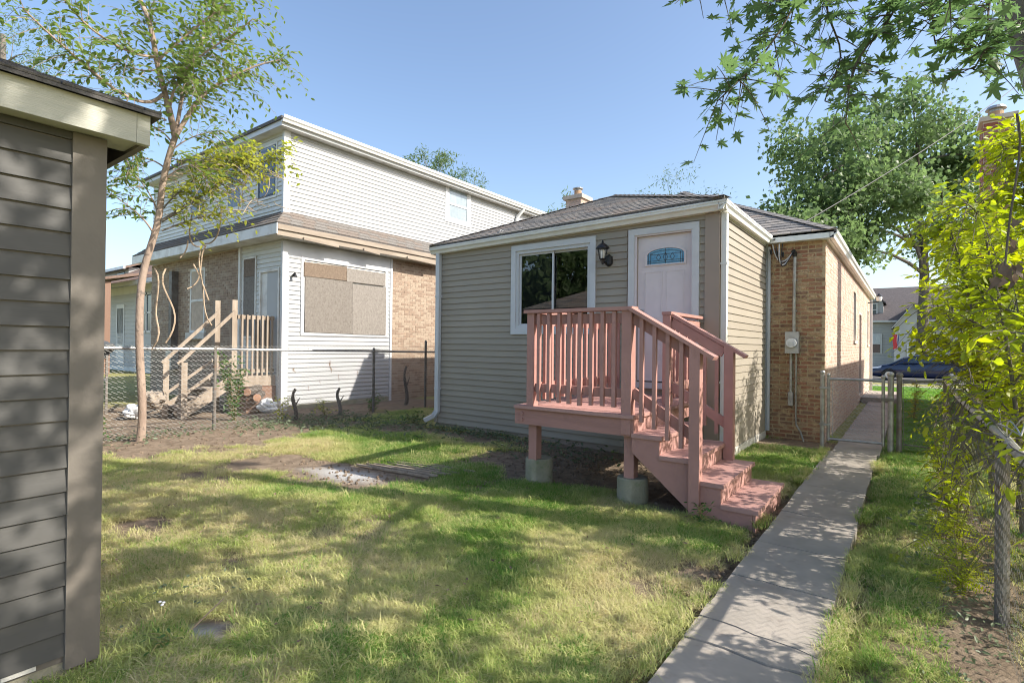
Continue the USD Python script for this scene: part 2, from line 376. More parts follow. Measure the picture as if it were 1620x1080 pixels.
def bricks(parent, axis, c, out, a, b, z0, z1, opens, mats, single, phase=0.0, joint=.012, proud=.007, jitter=.004, Lb=.205, Hc=.0667, stuffmat=None, probs=None):
    """brick faces standing proud of the mortar; the nearest ones single, the rest joined"""
    w = wmap(axis, c, out)
    items, row, z = [], 0, z0
    while z < z1 - .03:
        header = row % 6 == 5
        ln = Lb / 2 if header else Lb
        u = a - ((row % 2) * Lb / 2 + phase) % ln
        while u < b:
            u0, u1 = max(u + joint / 2, a), min(u + ln - joint / 2, b)
            zc = min(z + Hc - joint, z1)
            if u1 - u0 > .025 and not any(o[0] < u1 and o[1] > u0 and o[2] < zc and o[3] > z for o in opens):
                items.append((u0, u1, z, zc))
            u += ln
        z += Hc; row += 1
    cen = np.array([w((i[0] + i[1]) / 2, (i[2] + i[3]) / 2, 0) for i in items])
    order = np.argsort(np.linalg.norm(cen - EYE, axis=1))
    rest = [MB() for _ in mats]
    for q, k in enumerate(order):
        u0, u1, zz, zc = items[k]
        p = proud + (rng.random() - .5) * jitter
        e = (rng.random(4) - .5) * .006
        pts = [w(u0 + e[0], zz, -.01), w(u1 + e[1], zz, -.01), w(u1 + e[1], zz + e[2] * .6, p), w(u0 + e[0], zz, p), w(u0, zc, -.01), w(u1, zc, -.01), w(u1, zc + e[3] * .6, p), w(u0, zc, p)]
        mi = int(rng.choice(len(mats), p=probs))
        if q < single:
            MB().hexa(pts).build('brick', mats[mi], parent)
        else:
            rest[mi].hexa(pts)
    for mi, mb in enumerate(rest):
        if mb.n:
            mb.build('brickwork', mats[mi], parent, kind='stuff')


def shingles(parent, O, U, V, poly, single, exposure=.145, tab=.3, mats=shingle, th=.011):
    """roof shingles tab by tab on the slope O + u U + v V, clipped to the outline poly (u, v)"""
    O, U, V = (np.asarray(x, float) for x in (O, U, V))
    U = U / np.linalg.norm(U); V = V / np.linalg.norm(V); N = np.cross(U, V); N /= np.linalg.norm(N)
    N = N if N[2] > 0 else -N
    P = Polygon(poly); u0, v0, u1, v1 = P.bounds
    out = []
    v, r = v0, 0
    while v < v1:
        off = (r % 2) * tab / 2 + (r * .07) % tab
        u = u0 - off
        while u < u1:
            g = P.intersection(sbox(u + .003, v, u + tab - .003, v + exposure))
            if g.geom_type == 'Polygon' and g.area > 4e-4:
                q = np.array(g.exterior.coords)[:-1]
                lift = .002 + th * (1 - (q[:, 1] - v) / exposure) + rng.random() * .003
                base = O + q[:, :1] * U + q[:, 1:] * V
                top = base + N * lift[:, None]
                k = len(q)
                F = [(0, i, i + 1) for i in range(1, k - 1)]
                for i in range(k):
                    j = (i + 1) % k
                    F += [(i, j, k + j), (i, k + j, k + i)]
                out.append((np.vstack([top, base - N * .002]), np.array(F)))
            u += tab
        v += exposure; r += 1
    cen = np.array([o[0].mean(0) for o in out])
    order = np.argsort(np.linalg.norm(cen - EYE, axis=1))
    rest = [MB() for _ in mats]
    for q, k in enumerate(order):
        mi = int(rng.integers(len(mats)))
        if q < single:
            MB().add(*out[k]).build('shingle', mats[mi], parent)
        else:
            rest[mi].add(*out[k])
    for mi, mb in enumerate(rest):
        if mb.n:
            mb.build('roof_shingles', mats[mi], parent, kind='stuff')


def chain(p0, p1, z0, z1, pitch=.062, r=.0021, sag=.012, top_knuckle=.0):
    """woven diamond wire mesh between two points"""
    p0, p1 = np.asarray(p0, float), np.asarray(p1, float)
    ln = np.linalg.norm(p1 - p0); d = (p1 - p0) / ln; nrm = np.array([-d[1], d[0], 0.0])
    mb = MB()
    h = pitch * .52
    rows = int(round((z1 - z0) / h))
    zz = z0 + np.arange(rows + 1) * (z1 - z0) / rows
    tri = np.array([(0, 1.0), (.87, -.5), (-.87, -.5)])
    V, F = [], []
    n = 0
    for i in range(int(ln / pitch)):
        u = (i + (np.arange(rows + 1) % 2) * 1.02) * pitch
        dep = np.where(np.arange(rows + 1) % 2 == 0, 1, -1) * r * 1.0
        wob = sag * np.sin(u * 1.7 + zz * 2.3)
        c = p0[None, :2] + u[:, None] * d[None, :2] + (dep + wob)[:, None] * nrm[None, :2]
        c = np.column_stack([c, zz])
        side = d * r; bk = nrm * r
        ring = np.stack([c + bk, c + side * .87 - bk * .5 + np.array([0, 0, r * .3]), c - side * .87 - bk * .5 + np.array([0, 0, -r * .3])], 1).reshape(-1, 3)
        V.append(ring)
        k = np.arange(rows)[:, None] * 3
        for a, b in ((0, 1), (1, 2), (2, 0)):
            F.append(np.vstack([np.hstack([k + a, k + b, k + 3 + b]), np.hstack([k + a, k + 3 + b, k + 3 + a])]) + n)
        n += len(ring)
    mb.add(np.vstack(V), np.vstack(F))
    return mb


def smoothstep(a, b, x):
    t = np.clip((np.asarray(x, float) - a) / (b - a), 0, 1)
    return t * t * (3 - 2 * t)


def gz(x, y):
    """height of the ground"""
    x, y = np.asarray(x, float), np.asarray(y, float)
    p = np.stack([x, y, 0 * x], -1)
    z = -.135 - .5 * smoothstep(21, 36, y) + .03 * (meshkit.fbm(p * .7, 3, 5) - .5) + .022 * (meshkit.noise(p * 4.0, 3) - .5) * smoothstep(30, 15, np.hypot(x, y))
    z = z + .06 * np.exp(-(((x + 8.6) / 1.2) ** 2 + ((y - 3.9) / 1.0) ** 2))     # earth heap by the left fence
    z = z - .035 * np.exp(-((x + .61) / .42) ** 6)                         # under the walk
    z = z - .035 * np.exp(-((x + .97) / .07) ** 2) * (y < 7) - .03 * np.exp(-((x + .25) / .06) ** 2) * (y < 9)   # edging grooves
    return z


# ------------------------------------------------------------------ leaves
def _tpl(kind):
    if kind == 'oval':
        v = np.array([(0, 0, 0), (.25, .17, .03), (.25, -.17, .03), (.6, .2, .035), (.6, -.2, .035), (1, 0, -.06), (.5, 0, -.015)])
        f = [(0, 6, 1), (0, 2, 6), (1, 6, 3), (2, 4, 6), (3, 6, 5), (4, 5, 6)]
    elif kind == 'slim':
        v = np.array([(0, 0, 0), (.4, .13, .03), (.4, -.13, .03), (1, 0, -.08), (.45, 0, -.01)])
        f = [(0, 4, 1), (0, 2, 4), (1, 4, 3), (2, 3, 4)]
    elif kind == 'far':
        v = np.array([(0, 0, 0), (.45, .35, .12), (.55, -.33, -.05), (1, .05, -.1)])
        f = [(0, 2, 1), (1, 2, 3)]
    elif kind == 'compound':     # a stem with leaflets in pairs
        V, F = [], []
        for i in range(6):
            for s_ in (-1, 1):
                b = np.array([.18 + .14 * i, 0, -.02 * i * i * .3]); l = .34 * (1 - .06 * i)
                d = np.array([.35, .85 * s_, -.18]); n0 = len(V)
                q = np.array([-d[1], d[0], 0]) * .16
                V += [b, b + d * l * .5 + q * l, b + d * l, b + d * l * .5 - q * l]
                F += [(n0, n0 + 1, n0 + 2), (n0, n0 + 2, n0 + 3)]
        return np.array(V), np.array(F)
    else:  # maple: pointed lobes with narrow bays
        pol = [(0, .0), (.16, 100), (.42, 118), (.24, 88), (.62, 78), (.4, 60), (.3, 48), (.78, 42), (.56, 26), (.42, 20), (.72, 10), (1, 0)]
        half = [(r * math.cos(math.radians(t)) * .8 + (.2 if r else 0) * (r > 0), r * math.sin(math.radians(t)) * .8) for r, t in pol]
        pts = half[1:-1] + [(1.0, 0)] + [(x, -y) for x, y in half[1:-1][::-1]]
        v = np.array([(.22, 0, 0)] + [(x, y, .10 * abs(y) - .10 * x * x) for x, y in pts] + [(0, 0, .02)])
        k = len(pts)
        f = [(0, i, i + 1) for i in range(1, k)] + [(0, k, k + 1), (0, k + 1, 1)]
    return v, np.array(f)


TPL = {k: _tpl(k) for k in ('oval', 'slim', 'far', 'maple', 'compound')}


def leafverts(pos, d, nrm, size, kind):
    v, f = TPL[kind]
    d = d / np.linalg.norm(d, axis=1, keepdims=True)
    s = np.cross(nrm, d); s /= np.maximum(np.linalg.norm(s, axis=1, keepdims=True), 1e-6)
    n = np.cross(d, s)
    return pos[:, None] + size[:, None, None] * (v[None, :, :1] * d[:, None] + v[None, :, 1:2] * s[:, None] + v[None, :, 2:] * n[:, None]), f


def foliage(parent, pos, d, nrm, size, kind, mat, single=0, name='leaf', stuff='foliage', alt=None):
    pos, d, nrm, size = (np.asarray(x, float) for x in (pos, d, nrm, size))
    V, f = leafverts(pos, d, nrm, size, kind)
    x, y, z = pix(pos)
    big = size / np.maximum(z, .3) * ((x > 0) & (x < 1620) & (y > 0) & (y < 1080) & (z > .3))
    order = np.argsort(-big)
    one, rest = order[:single], order[single:]
    for k in one:
        p = numbered(parent.path, name)
        put(p, V[k] - parent.org, f, alt[int(rng.integers(len(alt)))] if alt else mat)
    if len(rest):
        W = V[rest].reshape(-1, 3) - parent.org
        F = (f[None] + (np.arange(len(rest)) * V.shape[1])[:, None, None]).reshape(-1, 3)
        p = numbered(parent.path, stuff)
        m = put(p, W, F, mat)
        tag(m.GetPrim(), None, None, None, 'stuff')


def unit(v):
    v = np.asarray(v, float)
    return v / np.maximum(np.linalg.norm(v, axis=-1, keepdims=True), 1e-9)


def curve(p, n=10):
    """smooth polyline through control points"""
    p = np.asarray(p, float)
    if len(p) < 3:
        return p[0] + np.linspace(0, 1, n)[:, None] * (p[-1] - p[0])
    from scipy.interpolate import CubicSpline
    t = np.r_[0, np.cumsum(np.linalg.norm(np.diff(p, axis=0), axis=1))]
    return CubicSpline(t, p)(np.linspace(0, t[-1], n))


def twigs_on(limb, start, per_m, length, droop, spread=1.0, r=.006, leaf_gap=.06):
    """side twigs of a limb: (list of tubes, leaf positions, leaf directions, leaf normals)"""
    limb = np.asarray(limb)
    seg = np.linalg.norm(np.diff(limb, axis=0), axis=1); cum = np.r_[0, np.cumsum(seg)]
    n = max(1, int(cum[-1] * (1 - start) * per_m))
    tubes, P, D, N = [], [], [], []
    for s in np.r_[rng.uniform(start * cum[-1], cum[-1], n), cum[-1]]:
        i = min(np.searchsorted(cum, s, 'right') - 1, len(seg) - 1)
        b = limb[i] + (limb[i + 1] - limb[i]) * (s - cum[i]) / max(seg[i], 1e-6)
        t = unit(limb[i + 1] - limb[i])
        q = rng.normal(size=3); q -= t * q.dot(t); q = unit(q)
        d = unit(t * rng.uniform(.3, .9) + q * spread + np.array([0, 0, .15]))
        L_ = length * rng.uniform(.5, 1.25)
        k = max(3, int(L_ / leaf_gap))
        u = np.linspace(0, 1, k)[:, None]
        pts = b + d * u * L_ + np.array([0, 0, -droop]) * (u ** 2) * L_ + rng.normal(size=3) * .1 * L_ * u ** 2
        tubes.append((pts[:: max(1, k // 4)] if k > 5 else pts, r))
        tt = unit(np.gradient(pts, axis=0))
        side = unit(np.cross(tt, np.array([0, 0, 1.0]) + rng.normal(size=3) * .2)) * np.where(np.arange(k) % 2, 1, -1)[:, None]
        P.append(pts + side * .012); D.append(unit(tt * .6 + side * .9 + rng.normal(size=(k, 3)) * .35 + np.array([0, 0, -.35 * droop])))
        N.append(unit(np.array([0, 0, 1.0]) + rng.normal(size=(k, 3)) * .45))
    return tubes, np.vstack(P), np.vstack(D), np.vstack(N)


def clump_tree(name, label, base, trunk_pts, trunk_r, lobes, nclump, nleaf, leaf, sig, mat, bark, group=None, kind='far', limb_r=.1, squash=.7, shell=.55):
    """a tree further off: trunk, limbs that run to leaf clumps, and the clumps with gaps between them"""
    t = thing(name, label, 'tree', base, group)
    tp = curve(trunk_pts, 12)
    MB().tube(tp, np.linspace(trunk_r, trunk_r * .45, len(tp)), 9).build('trunk', bark, t, smooth=True)
    C = []
    for c, r, wgt in lobes:
        k = int(nclump * wgt)
        q = unit(rng.normal(size=(k, 3))) * (rng.uniform(shell, 1, k) ** .6)[:, None]
        C.append(np.asarray(c) + q * np.asarray(r))
    C = np.vstack(C)
    for i in rng.permutation(len(C))[: min(26, len(C))]:
        j = int(rng.uniform(.45, 1) * (len(tp) - 1)); b = tp[j]
        mid = (b + C[i]) / 2 + np.array([0, 0, .12 * np.linalg.norm(C[i] - b)])
        MB().tube(curve([b, mid, C[i]], 7), np.linspace(limb_r, limb_r * .15, 7), 5).build('limb', bark, t, smooth=True)
    per = max(1, nleaf // len(C))
    w = rng.uniform(.5, 1.4, len(C))
    P = np.vstack([c + rng.normal(size=(int(per * s) + 1, 3)) * sig * (.6 + .5 * s) * np.array([1, 1, squash]) for c, s in zip(C, w)])
    n = len(P)
    foliage(t, P, unit(rng.normal(size=(n, 3)) + np.array([0, 0, -.3])), unit(rng.normal(size=(n, 3)) + np.array([0, 0, .8])), leaf * rng.uniform(.6, 1.3, n), kind, mat, 0, stuff='crown')
    return t

# ------------------------------------------------------------------ the setting: ground, walk, street
def axis(*parts):
    return np.unique(np.round(np.concatenate([np.arange(a, b, s) for a, b, s in parts] + [[parts[-1][1]]]), 4))


DIRT = [(-8.8, 3.2, 1.3, .8, 1.2), (-8.6, 4.7, 1.0, .8, .8), (-5.2, 3.72, 1.1, .42, 1.3), (-4.7, 4.25, .55, .25, .7), (-2.87, 1.3, .22, .12, 1.4), (-3.3, 5.9, 1.1, .9, 1.6), (-4.9, 1.7, .5, .3, .5), (-3.8, 1.75, .45, .2, .4),
        (.36, 5.6, .15, 3.0, .8), (.36, 3.0, .15, 2, .7), (-1.5, 9.35, .6, .4, 1.3), (-8.2, 6.2, 1.6, .9, .55), (-.97, 4.2, .05, 1.9, .8), (-4.2, 6.6, 2.4, .35, .9), (-1.75, 5.2, .4, .5, .7), (-11, 4.5, 1.8, 2.5, 1.0), (-.18, 8.2, .16, .2, .7)]
DRY = [(-1.5, 3.3, .8, .4, .5), (-2.4, 2.4, 1.0, .3, .35), (-3.6, 2.2, .8, .3, .4), (-1.3, 2.2, .4, .5, .3), (-6.3, 4.2, 1.6, .5, .6), (-.05, 4.6, .25, .7, .5), (-2.2, 3.5, 1.6, .3, .5), (-5.2, 2.4, 1.2, .3, .4)]
LUSH = [(-6.2, 5.3, 1.1, .45, .8), (-3.9, 4.6, 1.0, .35, .9), (-1.35, 7.6, .5, .8, .8), (-.1, 7.2, .25, 1.2, .8), (.1, 12, .5, 3.2, 1.2), (-3.6, 3.7, 1.3, .5, .4), (-2.9, 3.2, .8, .25, .4), (0, 26, 8, 8, 1)]


def blobs(B, x, y):
    s = 0 * x
    for a, b, c, d, e in B:
        s = s + e * np.exp(-(((x - a) / c) ** 2 + ((y - b) / d) ** 2))
    return s


def cover(x, y):
    """0 bare earth .. 1 thick grass"""
    p = np.stack([x, y, 0 * x], -1)
    c = .55 + 1.4 * (meshkit.fbm(p * 1.1, 4, 2) - .42) + .7 * (meshkit.fbm(p * 4.5, 3, 9) - .5) - 1.0 * blobs(DIRT, x, y) + .5 * blobs(LUSH, x, y)
    c = c + .25 * smoothstep(3.5, 1.0, y)
    return np.clip(c, 0, 1) * ((x < -.93) | (x > -.3) | (y > 20)) * (x > -9.1 + .5 * np.sin(y * 3))


def dryness(x, y):
    p = np.stack([x, y, 0 * x], -1)
    return np.clip(.42 + 1.5 * (meshkit.fbm(p * .9 + 7, 4, 4) - .5) + .9 * (meshkit.fbm(p * 3.1 + 3, 3, 8) - .5) + .55 * blobs(DRY, x, y) - .75 * blobs(LUSH, x, y), 0, 1)


gx = axis((-700, -60, 80), (-60, -14, 3), (-14, -9, .25), (-9, 1.2, .09), (1.2, 5, .4), (5, 60, 5), (60, 700, 80))
gy = axis((-400, -20, 40), (-20, -1, 1.5), (-1, 10, .09), (10, 24, .5), (24, 40, .5), (40, 100, 6), (100, 900, 80))
GX, GY = np.meshgrid(gx, gy, indexing='ij')
GV = np.column_stack([GX.ravel(), GY.ravel(), gz(GX.ravel(), GY.ravel())])
ii = np.arange(len(gx) * len(gy)).reshape(len(gx), len(gy))
GF = np.vstack([np.column_stack([ii[:-1, :-1].ravel(), ii[1:, :-1].ravel(), ii[1:, 1:].ravel()]), np.column_stack([ii[:-1, :-1].ravel(), ii[1:, 1:].ravel(), ii[:-1, 1:].ravel()])])
usdkit.material(stage, L('soil'), {
    'g': ('geometry', {}), 'n': ('noise_texture', {'scale': 7.0, 'detail': 8.0, 'roughness': .7}), 'r': ('rgb_ramp', {'ramp': [(0, (.1, .075, .055)), (.4, (.19, .145, .105)), (.6, (.29, .225, .165)), (1, (.38, .31, .24))]}),
    'a': ('attribute', {'attribute': 'cover'}), 'n2': ('noise_texture', {'scale': 24.0, 'detail': 5.0}), 'r2': ('rgb_ramp', {'ramp': [(0, (.14, .15, .055)), (.5, (.3, .29, .12)), (1, (.48, .43, .24))]}),
    'x': ('mix_color', {}), 'w': ('attribute', {'attribute': 'lime'}), 'x2': ('mix_color', {'b': (.62, .63, .63)}), 'p': ('principled_bsdf', {'roughness': .95, 'specular_ior_level': .1}), 'bn': ('noise_texture', {'scale': 45.0, 'detail': 6.0, 'roughness': .7}), 'b': ('bump', {'strength': .9, 'distance': .03})},
    [('g.position', 'n.vector'), ('n.fac', 'r.fac'), ('g.position', 'n2.vector'), ('n2.fac', 'r2.fac'), ('a.fac', 'x.fac'), ('r.color', 'x.a'), ('r2.color', 'x.b'), ('x.result', 'x2.a'), ('w.fac', 'x2.fac'), ('x2.result', 'p.base_color'),
     ('g.position', 'bn.vector'), ('bn.fac', 'b.height'), ('b.normal', 'p.normal')], surface='p.BSDF')
gm = put('/World/ground', GV, GF, L('soil'), smooth=True)
_c = cover(GV[:, 0], GV[:, 1]); _c[(np.abs(GV[:, 0]) > 14) | (GV[:, 1] > 10)] = .8
lime = np.clip(1.25 * np.exp(-(((GV[:, 0] + 5.1) / .75) ** 2 + ((GV[:, 1] - 3.74) / .3) ** 2)) + 1.3 * np.exp(-(((GV[:, 0] + 2.87) / .16) ** 2 + ((GV[:, 1] - 1.28) / .07) ** 2)) - .9 * meshkit.fbm(GV * 5, 4, 3), 0, .8)
pv = UsdGeom.PrimvarsAPI(gm)
pv.CreatePrimvar('cover', Sdf.ValueTypeNames.FloatArray, 'vertex').Set(Vt.FloatArray.FromNumpy(smoothstep(.2, .75, _c).astype(np.float32)))
pv.CreatePrimvar('lime', Sdf.ValueTypeNames.FloatArray, 'vertex').Set(Vt.FloatArray.FromNumpy(lime.astype(np.float32)))
tag(gm.GetPrim(), 'bare earth and thin turf of the back yard', None, None, 'structure')

walk = Node('/World/sidewalk', (0, 0, 0))
UsdGeom.Xform.Define(stage, walk.path); tag(stage.GetPrimAtPath(walk.path), 'narrow concrete walk from the yard past the steps to the gate', None, None, 'structure')
ys = [-.6, .45, 1.6, 2.72, 2.93, 3.62, 4.35, 5.3, 6.45, 7.65, 8.85, 10.0, 11.3, 12.6, 13.9, 15.2, 16.5, 17.6]
cut = []
for y in ys:
    wv = .03 if y in (2.72, 2.93, 5.3) else (.012 if y in (3.62, 7.65) else .002)
    cut.append(y + rng.normal(size=7) * wv * .5 + np.linspace(-1, 1, 7) * wv * rng.normal() * 1.6)
for k in range(len(ys) - 1):
    x0, x1 = (-.905, -.33) if ys[k + 1] < 9.6 else (-.86, -.3)
    xs = np.linspace(x0, x1, 7); j = rng.normal(size=3) * .005
    ga = .007 if ys[k] not in (2.72, 2.93, 5.3) else .0045
    lo = [(x, y + ga) for x, y in zip(xs, cut[k])]; hi = [(x, y - ga) for x, y in zip(xs, cut[k + 1])]
    n = 5
    rt = [(x1 + rng.normal() * .004, lo[-1][1] + (hi[-1][1] - lo[-1][1]) * i / n) for i in range(1, n)]; lf = [(x0 + rng.normal() * .004, hi[0][1] + (lo[0][1] - hi[0][1]) * i / n) for i in range(1, n)]
    pts = np.array([(x, y, -.1 + j[0] * .8 + (y - ys[k]) * j[1] * .6 + (x + .6) * j[2]) for x, y in lo + rt + hi[::-1] + lf])
    MB().poly(pts - [0, 0, .1], (0, 0, .1)).build('slab', concrete, walk)
# crack across the third slab, as a dark thread of gap
MB().box(-1.02, -.2, 17.6, 20.6, -.2, .02).solo('side_stoop', concrete, 'raised concrete pad beside the brick side wall beyond the gate', 'step')
MB().box(-700, 700, 38.6, 47.5, -.634, -.63).solo('street', asphalt, 'asphalt street in front of the houses', None, kind='structure')
MB().box(-200, 200, 38.3, 38.6, -.75, -.53).solo('kerb', concrete, 'concrete kerb on the near side of the street', None, kind='structure')
MB().box(-200, 200, 33.6, 35.0, -.66, -.585).solo('pavement', concrete, 'public pavement between the front lawns and the street', None, kind='structure')

# ------------------------------------------------------------------ tan house with brick main block
H_ = thing('tan_house', 'single-storey house with taupe siding on its rear room and brick behind', 'house', (-4.4, 8.4, -.13))
XL, XR, YR, YB, XB = -6.88, -1.92, 6.96, 9.75, -1.055
EZL, EZR = 3.075, 3.165      # the rear eave falls a little to the left
WIN = (-5.09, -3.74, 1.62, 2.87); DOOR = (-3.014, -2.271, .875, 2.864)
w = wmap('x', YR, -1)
mb = MB()   # rear wall core with holes for window and door
for u0, u1, z0, z1 in ((XL, WIN[0], -.2, 3.02), (WIN[0], WIN[1], -.2, WIN[2]), (WIN[0], WIN[1], WIN[3], 3.02), (WIN[1], DOOR[0], -.2, 3.02), (DOOR[0], DOOR[1], -.2, DOOR[2]), (DOOR[0], DOOR[1], DOOR[3], 3.02), (DOOR[1], XR, -.2, 3.02)):
    wbox(mb, w, u0, u1, z0, z1, -.14, -.002)
rear = mb.build('rear_wall', tan_trim, H_)
clap(rear, 'x', YR, -1, XL + .06, XR - .17, -.06, 3.07, [(-5.17, -3.655, 1.535, 2.955), (-3.165, -2.175, .8, 2.98)], tan_vinyl, wob=.0015)
mb = MB(); wbox(mb, w, XR - .17, XR + .012, -.05, 3.07, -.01, .022); mb.build('corner_board', tan_trim, H_)
mb = MB(); wbox(mb, w, XL - .014, XL + .06, -.05, 3.03, -.03, .02); mb.build('corner_board', tan_vinyl[1], H_)
# right side wall of the rear room
w2 = wmap('y', XR, 1)
mb = MB(); wbox(mb, w2, YR + .002, YB, -.2, 3.1, -.14, -.002); side = mb.build('side_wall', tan_trim, H_)
clap(side, 'y', XR, 1, YR + .13, YB - .05, -.02, 3.1, [], tan_vinyl, wob=.0015)
mb = MB(); wbox(mb, w2, YR + .14, YB - .02, -.2, -.022, -.02, .02); mb.build('foundation', block_white, H_)
mb = MB(); wbox(mb, w2, YB - .05, YB - .004, -.02, 3.1, 0, .03); mb.build('corner_trim', white_trim, H_)
mb = MB(); wbox(mb, w2, YR + .1, YR + .14, .0, 3.1, 0, .018); mb.build('corner_trim', tan_vinyl[0], H_)
MB().box(XL - .01, XL + .14, YR + .02, YB + .2, -.2, 3.05).build('left_wall', tan_vinyl[1], H_)
# brick block: rear face and side face
n = MB().box(XR + .002, XB - .001, YB, YB + .12, -.2, 3.09).build('brick_wall', mortar_tan, H_)
bricks(n, 'x', YB, -1, XR + .01, XB, -.17, 3.08, [], brick_tan, 206, probs=[.35, .3, .25, .1], joint=.02, jitter=.006)
SO = [(15.25, 16.05, 1.55, 2.75), (17.2, 18.05, .1, 2.3), (20.7, 21.4, 1.5, 2.6)]
ww = wmap('y', XB, 1); mb = MB()
us = [YB + .12] + [q for o in SO for q in o[:2]] + [22.0]
for k, (u0, u1) in enumerate(zip(us[:-1], us[1:])):
    if k % 2 == 0:
        wbox(mb, ww, u0, u1, -.2, 3.09, -.12, 0)
    else:
        o = SO[k // 2]; wbox(mb, ww, u0, u1, -.2, o[2], -.12, 0); wbox(mb, ww, u0, u1, o[3], 3.09, -.12, 0)
n = mb.build('brick_side_wall', mortar_pink, H_)
bricks(n, 'y', XB, 1, YB + .02, 22.0, -.17, 3.08, SO, brick_pink, 92, probs=[.4, .35, .25], joint=.013, proud=.004)
for o in (SO[0], SO[2]):
    mb = MB(); wbox(mb, ww, o[0], o[1], o[2], o[3], -.115, -.1); wn = mb.build('side_window', white_trim, H_)
    mb = MB(); pane(mb, ww, o[0] + .06, o[1] - .06, o[2] + .06, o[3] - .06, -.094); mb.build('pane', car_glass, wn)
    mb = MB(); wbox(mb, ww, o[0] - .04, o[1] + .04, o[2] - .07, o[2] - .002, -.08, .04); mb.build('window_sill', block_white, H_)
mb = MB(); wbox(mb, ww, SO[1][0], SO[1][1], SO[1][2], SO[1][3], -.115, -.08); mb.build('side_door', brown_post, H_)
MB().box(-8.0, XL - .01, YB, YB + .15, -.2, 3.09).build('brick_wall', brick_pink[2], H_)
MB().box(-8.0, -7.88, YB + .15, 22, -.2, 3.09).build('brick_wall', brick_pink[2], H_)
MB().box(-8.0, XB - .13, 21.88, 22, -.2, 3.09).build('front_wall', brick_pink[0], H_)

# roofs
PK = np.array([-4.37, 9.05, 4.14])
eL, eR = np.array([-6.95, 6.82, EZL + .045]), np.array([-1.83, 6.82, EZR + .045])
RK0, RK1 = np.array([-4.52, 13.25, 5.22]), np.array([-4.52, 18.9, 5.22])
C0, C1, C2, C3 = np.array([-.9, 9.6, 3.2]), np.array([-.9, 22.5, 3.2]), np.array([-8.14, 22.5, 3.2]), np.array([-8.14, 9.6, 3.2])
dn = np.array([0, 0, -.03])
roof = MB()
for tri in ([eL, eR, PK], [C1, RK1, RK0, C0], [C3, RK0, RK1, C2], [C0, RK0, C3], [C2, RK1, C1]):
    roof.poly(np.array(tri), dn)
back = np.array([-4.37, 11.6, 4.14])
roof.poly(np.array([eR, eR + [0, 4.0, 0], back, PK]), dn); roof.poly(np.array([eL, PK, back, eL + [0, 4.0, 0]]), dn)
roof = roof.build('roof', roof_dark, H_)


def slope(parent, pts, eave0, eave1, single, **k):
    """shingles over the flat outline pts; courses run parallel to eave0-eave1"""
    O = np.asarray(eave0); U = unit(np.asarray(eave1) - O)
    n = np.zeros(3)
    for i in range(1, len(pts) - 1):
        n += np.cross(pts[i] - pts[0], pts[i + 1] - pts[0])
    n = unit(n); n = n if n[2] > 0 else -n
    V = np.cross(n, U)
    if V[2] < 0:
        V = -V
    q = [(float((p - O) @ U), float((p - O) @ V)) for p in pts]
    shingles(parent, O + n * .004, U, V, q, single, **k)


slope(roof, [eL, eR, PK], eL, eR, 210)
slope(roof, [C0, RK0, C3], C3, C0, 90)
slope(roof, [eR, eR + [0, 4.0, 0], back, PK], eR + [0, 4, 0], eR, 0)
slope(roof, [C1, RK1, RK0, C0], C0, C1, 0, exposure=.2, tab=.4)
mb = MB()
for a, b in ((eL, PK), (eR, PK), (C0, RK0), (RK0, RK1), (PK, back)):
    k = int(np.linalg.norm(b - a) / .19); u = unit(b - a); s_ = unit(np.cross(u, (0, 0, 1)))
    for i in range(k):
        p = a + u * (i * .19); hgt = np.array([0, 0, .022 + .012])
        mb.add([p + hgt, p + u * .24 + hgt - [0, 0, .012], p + s_ * .12 - [0, 0, .02] + hgt * .6, p + u * .24 + s_ * .12 - [0, 0, .03] + hgt * .6, p - s_ * .12 - [0, 0, .02] + hgt * .6, p + u * .24 - s_ * .12 - [0, 0, .03] + hgt * .6], [(0, 2, 3), (0, 3, 1), (0, 1, 5), (0, 5, 4)])
mb.build('hip_caps', shingle[2], H_)


def gutter(p0, p1, out, h=.115, d=.115):
    """moulded eaves gutter between two points (top back edge), its end caps closed"""
    p0, p1, out = (np.asarray(x, float) for x in (p0, p1, out))
    prof = [(0, 0), (0, -h), (d * .55, -h), (d * .72, -h * .62), (d, -h * .45), (d, -.02), (d * 1.06, -.02), (d * 1.06, 0), (d * .93, 0), (d * .93, -h * .3), (d * .1, -h * .85), (.006, 0)]
    a = np.array([p0 + out * x + [0, 0, z] for x, z in prof])
    return MB().poly(a, p1 - p0)


gutter((XL - .07, YR - .025, EZL + .02), (-1.81, YR - .025, EZR + .02), (0, -1, 0)).build('gutter', gutter_white, H_)
gutter((XR + .025, YR - .14, EZR + .022), (XR + .025, 9.585, EZR + .03), (1, 0, 0), .115, .1).build('gutter', gutter_white, H_)
mb = MB()
mb.hexa([(XL - .07, YR - .022, EZL - .1), (XR + .02, YR - .022, EZR - .1), (XR + .02, YR + .1, EZR - .1), (XL - .07, YR + .1, EZL - .1), (XL - .07, YR - .022, EZL + .035), (XR + .02, YR - .022, EZR + .035), (XR + .02, YR + .1, EZR + .035), (XL - .07, YR + .1, EZL + .035)])
mb.build('fascia', gutter_white, H_)
MB().box(XR + .001, XR + .022, YR + .1, 9.6, 3.06, EZR + .03).build('fascia', gutter_white, H_)
MB().box(XR - .1, -.93, 9.6, 9.63, 3.085, 3.2).build('fascia', gutter_white, H_)
MB().box(XR - .1, -.93, 9.632, YB + .1, 3.083, 3.088).build('soffit', gutter_white, H_)
gutter((-.985, 9.6, 3.2), (-.985, 22.4, 3.2), (1, 0, 0), .12, .1).build('gutter', gutter_white, H_)
MB().box(XB - .05, -.99, 9.632, 22.3, 3.075, 3.19).build('fascia', gutter_white, H_)
